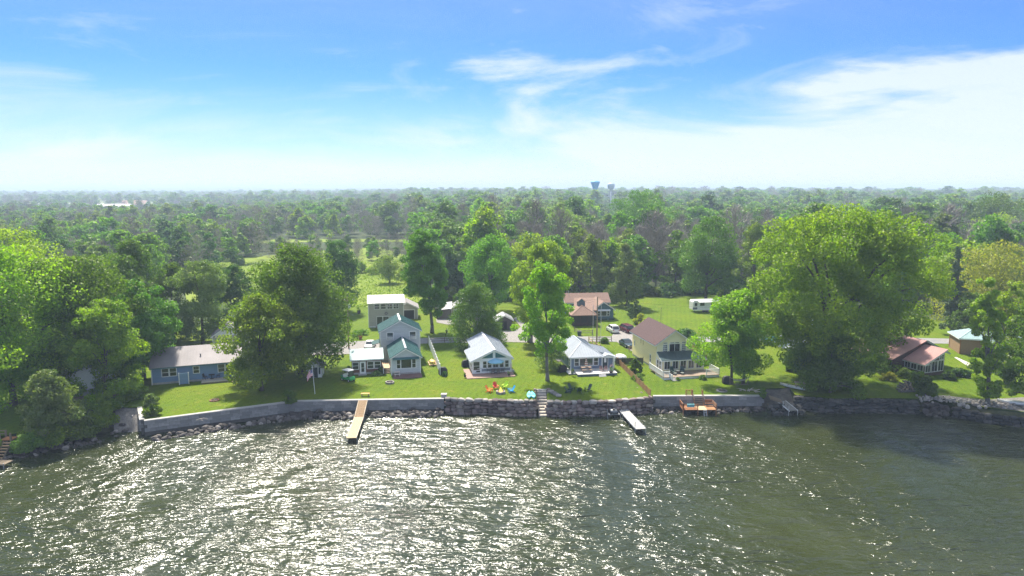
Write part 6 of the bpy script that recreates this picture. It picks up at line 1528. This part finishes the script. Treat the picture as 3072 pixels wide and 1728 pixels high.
def golf_cart():
    t = thing('golf_cart', 'green golf cart with white roof on the left lawn', 'golf cart', P(1045,1142), R(52)); GR = cp('cart_green', (.03, .36, .10)); CW = cp('car_white', ())
    secs = [[(-w, y, .3), (w, y, .3), (w, y, z), (-w, y, z)] for y, w, z in ((-1.2, .42, .6), (-1.05, .55, .78), (-.6, .58, .82), (-.45, .58, .45), (.25, .58, .42))]
    MB().loft(secs).build('front_body', GR, t); MB().loft([[(-.58, y, .3), (.58, y, .3), (.58, y, z), (-.58, y, z)] for y, z in ((.2, .62), (.9, .66), (1.2, .55))]).build('rear_body', GR, t)
    MB().box(-.55, .55, .1, .6, .64, .78).build('seat', CW, t); MB().box(-.55, .55, .55, .68, .78, 1.15).build('backrest', CW, t); MB().box(-.5, .5, .9, 1.35, .68, .8).build('rear_seat', GR, t)
    MB().loft([[(-w, y, 1.82), (w, y, 1.82), (w*.9, y, z), (-w*.9, y, z)] for y, w, z in ((-.85, .55, 1.85), (-.6, .62, 1.92), (.7, .62, 1.92), (.95, .55, 1.85))]).build('roof', CW, t)
    for x in (-.52, .52): MB().bar((x, -.85, .78), (x, -.7, 1.84), .04, .04).build('strut', BLACK, t); MB().bar((x, .8, .6), (x, .8, 1.84), .04, .04).build('strut', BLACK, t)
    MB().bar((0, -.82, .85), (0, -.7, 1.78), 1.0, .02, up=(0, 1, 0)).build('windshield', GLASS, t)
    for y in (-.8, .85):
        for s in (-1, 1): w = MB().cyl((s*.42, y, .24), (s*.62, y, .24), .24, n=14).build('wheel', RUBBER, t); MB().cyl((s*.6, y, .24), (s*.635, y, .24), .12, n=10).build('rim', WHITE, w)
    MB().cyl((-.25, -.4, 1.0), (-.25, -.44, 1.02), .17, n=12).build('steering_wheel', BLACK, t)
golf_cart()
# ------------------------------------------------------------------ log pile, driftwood, hammock
def woodpile():
    b = P(2715,1172); t = thing('log_pile', 'heap of cut firewood logs near the shore right of the giant maple', 'log pile', b); rnd = random.Random(8); END = mat('cut_wood', (.48, .36, .22), .9, var=.2)
    for r, n in enumerate((6, 5, 4, 3, 2)):
        for i in range(n):
            x = (i-(n-1)/2)*.38+rnd.uniform(-.06, .06); z = .2+r*.31; ra = rnd.uniform(.14, .2); a = rnd.uniform(-.35, .35); d = Vector((math.sin(a), math.cos(a), rnd.uniform(-.08, .08)))*rnd.uniform(.45, .7); c = Vector((x, rnd.uniform(-.2, .2), z))
            o = MB().cyl(c-d, c+d, ra, ra*.95, 9).build('log', GREYBARK, t); MB().cyl(c-d*1.01, c-d*1.0, ra*.9, ra*.9, 9).build('log_end', END, o)
    for i in range(7):
        x = rnd.uniform(-1.5, 1.5); c = Vector((x, -.75+rnd.uniform(-.2, .2), .16)); a = rnd.uniform(.5, 2.6); d = Vector((math.sin(a), math.cos(a), 0))*.5; o = MB().cyl(c-d, c+d, .15, .14, 9).build('log', GREYBARK, t)
woodpile()
def branches(label, px, n, L, seed, m=None):
    b = P(*px); t = thing('driftwood', label, 'driftwood', b); rnd = random.Random(seed); m = m or mat('driftwood', (.42, .37, .31), .9)
    for i in range(n):
        a = rnd.uniform(0, 6.28); p = Vector((rnd.uniform(-L, L)*.6, rnd.uniform(-L, L)*.3, .1)); d = Vector((math.cos(a), math.sin(a)*.6, rnd.uniform(-.02, .25)))*L*rnd.uniform(.4, .9)
        MB().tube([p, p+d*.5+Vector((0, 0, .1)), p+d], [.09, .06, .025], 6).build('branch', m, t)
branches('tangle of bleached driftwood at the right end of the seawall', (2245,1175), 10, 2.0, 3); branches('pale driftwood branch lying on the gravel beach', (408,1250), 2, 1.0, 4, mat('bleached_wood', ())); branches('grey sticks caught on the rocks below the ranch house', (610,1262), 3, 1.6, 5)
b = P(2216,1154); t = thing('hammock', 'pale rope hammock slung beside the two-trunked maple', 'hammock', b)
for s in (-1, 1): MB().tube([(s*1.4, 0, 0), (s*1.55, .0, 1.3)], [.06, .05], 6).build('stand', WOOD, t)
MB().loft([[(x, -w, z), (x, w, z), (x, w, z+.03), (x, -w, z+.03)] for x, w, z in ((-1.5, .05, 1.2), (-.9, .4, .85), (0, .45, .7), (.9, .4, .85), (1.5, .05, 1.2))]).build('sling', mat('rope_cloth', (.55, .5, .42), .9), t)
MB().box(-1.6, 1.6, -.05, .05, 0, .08).build('base_bar', WOOD, t)
# ------------------------------------------------------------------ person with a drone controller
def person():
    b = P(1340,1010); t = thing('person', 'person in grey shirt and dark trousers standing on the lawn holding a controller', 'person', b, R(8))
    J = {'pel': (0, 0, .95), 'chest': (0, .02, 1.32), 'neck': (0, .01, 1.5), 'head0': (0, -.02, 1.6), 'head1': (0, -.03, 1.7),
         'hipL': (-.1, 0, .9), 'kneeL': (-.12, -.02, .5), 'ankL': (-.13, .03, .09), 'toeL': (-.14, -.14, .04), 'hipR': (.1, 0, .9), 'kneeR': (.13, -.02, .5), 'ankR': (.15, .03, .09), 'toeR': (.17, -.14, .04),
         'shL': (-.2, .02, 1.43), 'elL': (-.27, .02, 1.15), 'wrL': (-.12, -.24, 1.16), 'haL': (-.07, -.3, 1.17), 'shR': (.2, .02, 1.43), 'elR': (.27, .02, 1.15), 'wrR': (.12, -.24, 1.16), 'haR': (.07, -.3, 1.17)}
    E_ = [('pel', 'chest'), ('chest', 'neck'), ('neck', 'head0'), ('head0', 'head1'), ('pel', 'hipL'), ('hipL', 'kneeL'), ('kneeL', 'ankL'), ('ankL', 'toeL'), ('pel', 'hipR'), ('hipR', 'kneeR'), ('kneeR', 'ankR'), ('ankR', 'toeR'), ('chest', 'shL'), ('shL', 'elL'), ('elL', 'wrL'), ('wrL', 'haL'), ('chest', 'shR'), ('shR', 'elR'), ('elR', 'wrR'), ('wrR', 'haR')]
    RD = {'pel': .15, 'chest': .15, 'neck': .055, 'head0': .085, 'head1': .085, 'hip': .095, 'kne': .065, 'ank': .045, 'toe': .04, 'shL': .065, 'shR': .065, 'el': .045, 'wr': .033, 'ha': .035}
    ks = list(J); me = bpy.data.meshes.new('body'); me.from_pydata([J[k] for k in ks], [(ks.index(a), ks.index(b_)) for a, b_ in E_], []); me.update()
    o = bpy.data.objects.new('body', me); COL.objects.link(o); o.modifiers.new('skin', 'SKIN'); sm = o.modifiers.new('sub', 'SUBSURF'); sm.levels = sm.render_levels = 1
    for i, k in enumerate(ks):
        r = RD.get(k) or RD.get(k[:3]) or RD.get(k[:2]); me.skin_vertices[0].data[i].radius = (r, r*.85); me.skin_vertices[0].data[i].use_root = (i == 0)
    dg = bpy.context.evaluated_depsgraph_get(); nm = bpy.data.meshes.new_from_object(o.evaluated_get(dg)); bpy.data.objects.remove(o)
    for mm in (mat('skin', (.45, .27, .19), .6), mat('grey_shirt', (.09, .10, .11), .9), mat('dark_trousers', (.03, .035, .04), .9), mat('shoes', (.05, .045, .04), .8)): nm.materials.append(mm)
    for p in nm.polygons:
        c = p.center; p.material_index = 3 if c.z < .1 else 2 if c.z < .98 else 0 if (c.z > 1.5 or (c.y < -.1 and abs(c.x) < .25 and c.z < 1.3)) else 1
        p.use_smooth = True
    link('body', nm, None, t); MB().lathe([(.09, 0), (.098, .06), (.07, .12), (.01, .14)], (0, -.02, 1.66), 12).build('hair', mat('hair', (.03, .022, .018), .7), t, smooth=True)
    c = thing('controller', 'small dark controller held by the person on the lawn', 'controller', (b.x, b.y-.3, 1.14), R(8)); MB().box(-.1, .1, -.06, .06, 0, .05).build('case', BLACK, c); MB().box(-.08, .08, .02, .04, .05, .13).build('screen', DARKMETAL, c)
person()
# ------------------------------------------------------------------ shrubs
SH = [
 ('round dark green shrub beside the picket fence', (1905,1121), 2.4, 2.7, 'shrub', 3200), ('low shrub trailing below the round one along the picket fence', (1912,1139), 2.6, .9, 'shrub', 1200),
 ('upper pale shrub at the left end of the ranch lawn', (452,1215), 2.2, 1.8, 'silver', 2200), ('lower dark shrub at the seawall corner of the ranch lawn', (458,1246), 2.4, 1.6, 'shrub', 2400),
 ('bushy shrub at the seawall below the young maple', (866,1208), 2.3, 2.0, 'mid', 2600), ('hosta clump left of the grey house steps', (1128,1126), 1.8, .8, 'silver', 900), ('dark shrub beside the sunroom steps', (1141,1121), 1.2, 1.3, 'dark', 800), ('shrub at the left corner of the brown sunroom', (1046,1116), 1.6, 1.1, 'shrub', 900),
 ('reddish-dark small shrub at the end of the white fence', (1334,1129), 1.1, .9, 'dark', 700), ('clipped hedge by the rail fence near the utility pole', (1815,1030), 2.6, 1.1, 'shrub', 1800),
 ('round golden-green bush beside the dark cedars', (1920,972), 3.4, 2.6, 'yellow', 2200), ('smaller golden-green bush nearest the yellow house roof', (1934,978), 2.4, 1.8, 'yellow', 1200),
 ('tiny round shrub before the yellow house deck steps', (2035,1142), .8, .5, 'shrub', 500), ('small shrub at the right end of the yellow house deck', (2109,1139), 1.4, .8, 'shrub', 800),
 ('dark bush behind the right wall of the yellow house', (2060,1035), 6.0, 3.2, 'dark', 4200), ('overgrown bush by the privacy fence of the yellow house', (2105,1090), 3.0, 2.2, 'pale', 2400),
 ('leafy bush in front of the giant maple trunk, left side', (2380,1110), 4.2, 3.6, 'shrub', 4200), ('yellow-green bush left of the log pile', (2668,1142), 2.6, 1.4, 'yellow', 1500), ('hosta bed at the corner of the shingled cottage', (2880,1128), 4.0, 1.2, 'dark', 1800), ('dark shrub under the windows of the shingled cottage', (2842,1138), 2.2, 1.5, 'dark', 1500),
 ('tall bright shrub before the glazed porch of the shingled cottage', (2755,1162), 3.0, 2.8, 'lime', 3200), ('dense dark shrub at the shore right of the log pile', (2775,1188), 3.6, 3.2, 'shrub', 4600), ('pale hosta row beside the path of the timber building', (2938,1106), 4.2, .9, 'silver', 1500),
 ('straggly bush at the left corner of the glazed porch', (2712,1132), 2.6, 1.7, 'pale', 1600), ('bush against the trees behind the tarped boat', (2300,990), 7.0, 4.5, 'lime', 5200), ('yellow-green bush between the lakeside maple and the cabin', (2362,1010), 6.0, 4.0, 'lime', 4500),
 ('broad dark bush hiding the left wall of the shingled cottage', (2648,1112), 7.0, 3.0, 'shrub', 4200), ('vine-covered stump at the right end of the seawall', (2287,1192), 1.3, 1.6, 'shrub', 1000), ('hedge strip across the road left of the grey house', (1078,1006), 4.2, .9, 'shrub', 1800),
]
for i, (l, px, w, h, m, n) in enumerate(SH): bush('shrub', l, P(*px), w, h, m, 60+i, int(n*1.3), .2 if w < 3 else .3)
BK = [(92,1350,4.2,2.2),(128,1334,5,2.4),(178,1322,5.5,2.4),(245,1306,5.5,2.6),(300,1285,4.5,2.8),(330,1228,3.6,3.0),(100,1300,5,3.0),(-70,1385,6,3.0),(395,1196,4.5,3.4),(365,1175,5.0,4.0),(285,1240,4,2.8)]
for i, (x, y, w, h) in enumerate(BK): bush('bank_shrub', ['low shrub spilling down the left bank by the old stairs', 'shrub on the left bank right of the old stairs', 'middle shrub of the left bank', 'shrub on the left bank below the hidden cottage', 'tall shrub on the left bank near the gravel beach', 'shrub at the top of the gravel beach', 'shrub behind the old stairs', 'shrub cut by the left edge of the picture', 'shrub between the beach and the ranch house', 'dark thicket at the foot of the maple by the ranch house', 'shrub under the slender bright maple'][i], P(x, y, -1.5 if y > 1280 else -.4 if y > 1235 else 0), w, h, 'bright' if i % 3 else 'shrub', 120+i, 3600, .28, group='shrubs on the left bank')
CED = [((1886,946), 905), ((1895,954), 912), ((1906,961), 909), ((1917,945), 914)]
for i, (px, tp) in enumerate(CED):
    b = P(*px); bush('cedar', f'narrow dark cedar, {["leftmost", "second from left", "tallest and nearest", "rightmost"][i]} of the row across the road', b, 1.9, HT(b, tp), 'cedar', 150+i, 2200, .24, shape='column', cat='cedar', group='narrow cedars across the road', nblob=40)
# undergrowth along the wood edge
def undergrowth():
    rnd = random.Random(31); k = 0
    for px in range(1255, 2330, 34):
        y = lerp_px(px, FRONT)-rnd.uniform(1, 7); x = (px-1536)/FPX*(y*_c+CAM_H*_s); h = rnd.uniform(2.2, 5.0); k += 1
        lm = [l for a, l in LANDM if px >= a][-1]
        bush('edge_bush', f'{["leafy","pale","dark"][k%3]} {["low","rounded","spreading","tall"][k%4]} bush at the foot of the woods {lm}', Vector((x, y, 0)), rnd.uniform(4, 8), h, ['mid', 'pale', 'dark'][k % 3], 170+k % 6, 1400, .5, group='bushes along the wood edge')
    for px, y in ((600,300),(660,292),(720,285),(1085,262),(1120,258),(1150,262),(1210,240),(1235,228),(1050,270),(640,265)):
        y += rnd.uniform(-8, 8); x = (px-1536)/FPX*(y*_c+CAM_H*_s); k += 1
        bush('edge_bush', f'{["pale","yellowish","grey-green"][k%3]} {["low","rounded","spreading","ragged"][k%4]} bush at the {"left" if px < 900 else "right"} side of the bright meadow', Vector((x, y, 0)), rnd.uniform(4, 7), rnd.uniform(2.5, 4.5), ['pale', 'lime', 'silver'][k % 3], 180+k % 6, 1200, .55, group='bushes round the meadow')
undergrowth()

# ------------------------------------------------------------------ grass that stands up from the lawn
def tufts(name, label, n, y0, y1, px0, px1, size, lm, seed):
    rng = np.random.default_rng(seed); px = rng.uniform(px0, px1, n); Y = y0+(y1-y0)*rng.uniform(0, 1, n)
    X = (px-1536)/FPX*(Y*_c+CAM_H*_s)
    ex = np.array([e.x/e.y for e in EDGE]); ey = np.array([e.y for e in EDGE]); o = np.argsort(ex); fy = np.interp(X/Y, ex[o], ey[o])
    ry = np.interp(X, [p.x for p in road_pts], [p.y for p in road_pts])
    ok = (Y > fy+.35) & (np.abs(Y-ry) > 3.2); X, Y = X[ok], Y[ok]; k = len(X)
    C = np.stack([X, Y, np.full(k, size*.3)], 1); D = rng.normal(0, 1, (k, 3)); D[:, 2] = .2
    V, F, ti = leaves(rng, C, D, size, rng.uniform(0, 1, k), 0, .1, .5, .5)
    V[:, 2] = np.clip(V[:, 2], .01, size)
    tag(link(name, npmesh(name, V, F, ti), lm), label, 'grass', kind='stuff')
GR = leafmat('grass_blade', (0.060, 0.130, 0.002), (0.175, 0.225, 0.005), .4)
tufts('lawn_tufts', 'short mown grass of the lakeside lawns', 60000, 90, 136, 380, 3100, .11, GR, 3)
tufts('meadow_tufts', 'tall bright grass of the meadow behind the houses', 14000, 178, 290, 600, 1260, .6, leafmat('meadow_blade', (0.13, 0.21, 0.012), (0.26, 0.30, 0.03), .4), 4)
# ------------------------------------------------------------------ haze
def haze():
    mb = MB().box(-9500, 9500, -450, 9400, -4.5, 58)
    o = mb.build('haze', None); tag(o, None, kind='stuff')
    m = bpy.data.materials.new('haze_air'); m.use_nodes = True; t = m.node_tree; t.nodes.clear()
    v = N(t, 'ShaderNodeVolumePrincipled'); inp(v, Density=HAZE_DENSITY, Anisotropy=0.0, Color=(0.64, 0.77, 1.0, 1))
    ou = N(t, 'ShaderNodeOutputMaterial'); t.links.new(v.outputs[0], ou.inputs['Volume'])
    o.data.materials.clear(); o.data.materials.append(m); o.display_type = 'WIRE'
HAZE_DENSITY = 0.00034
haze()
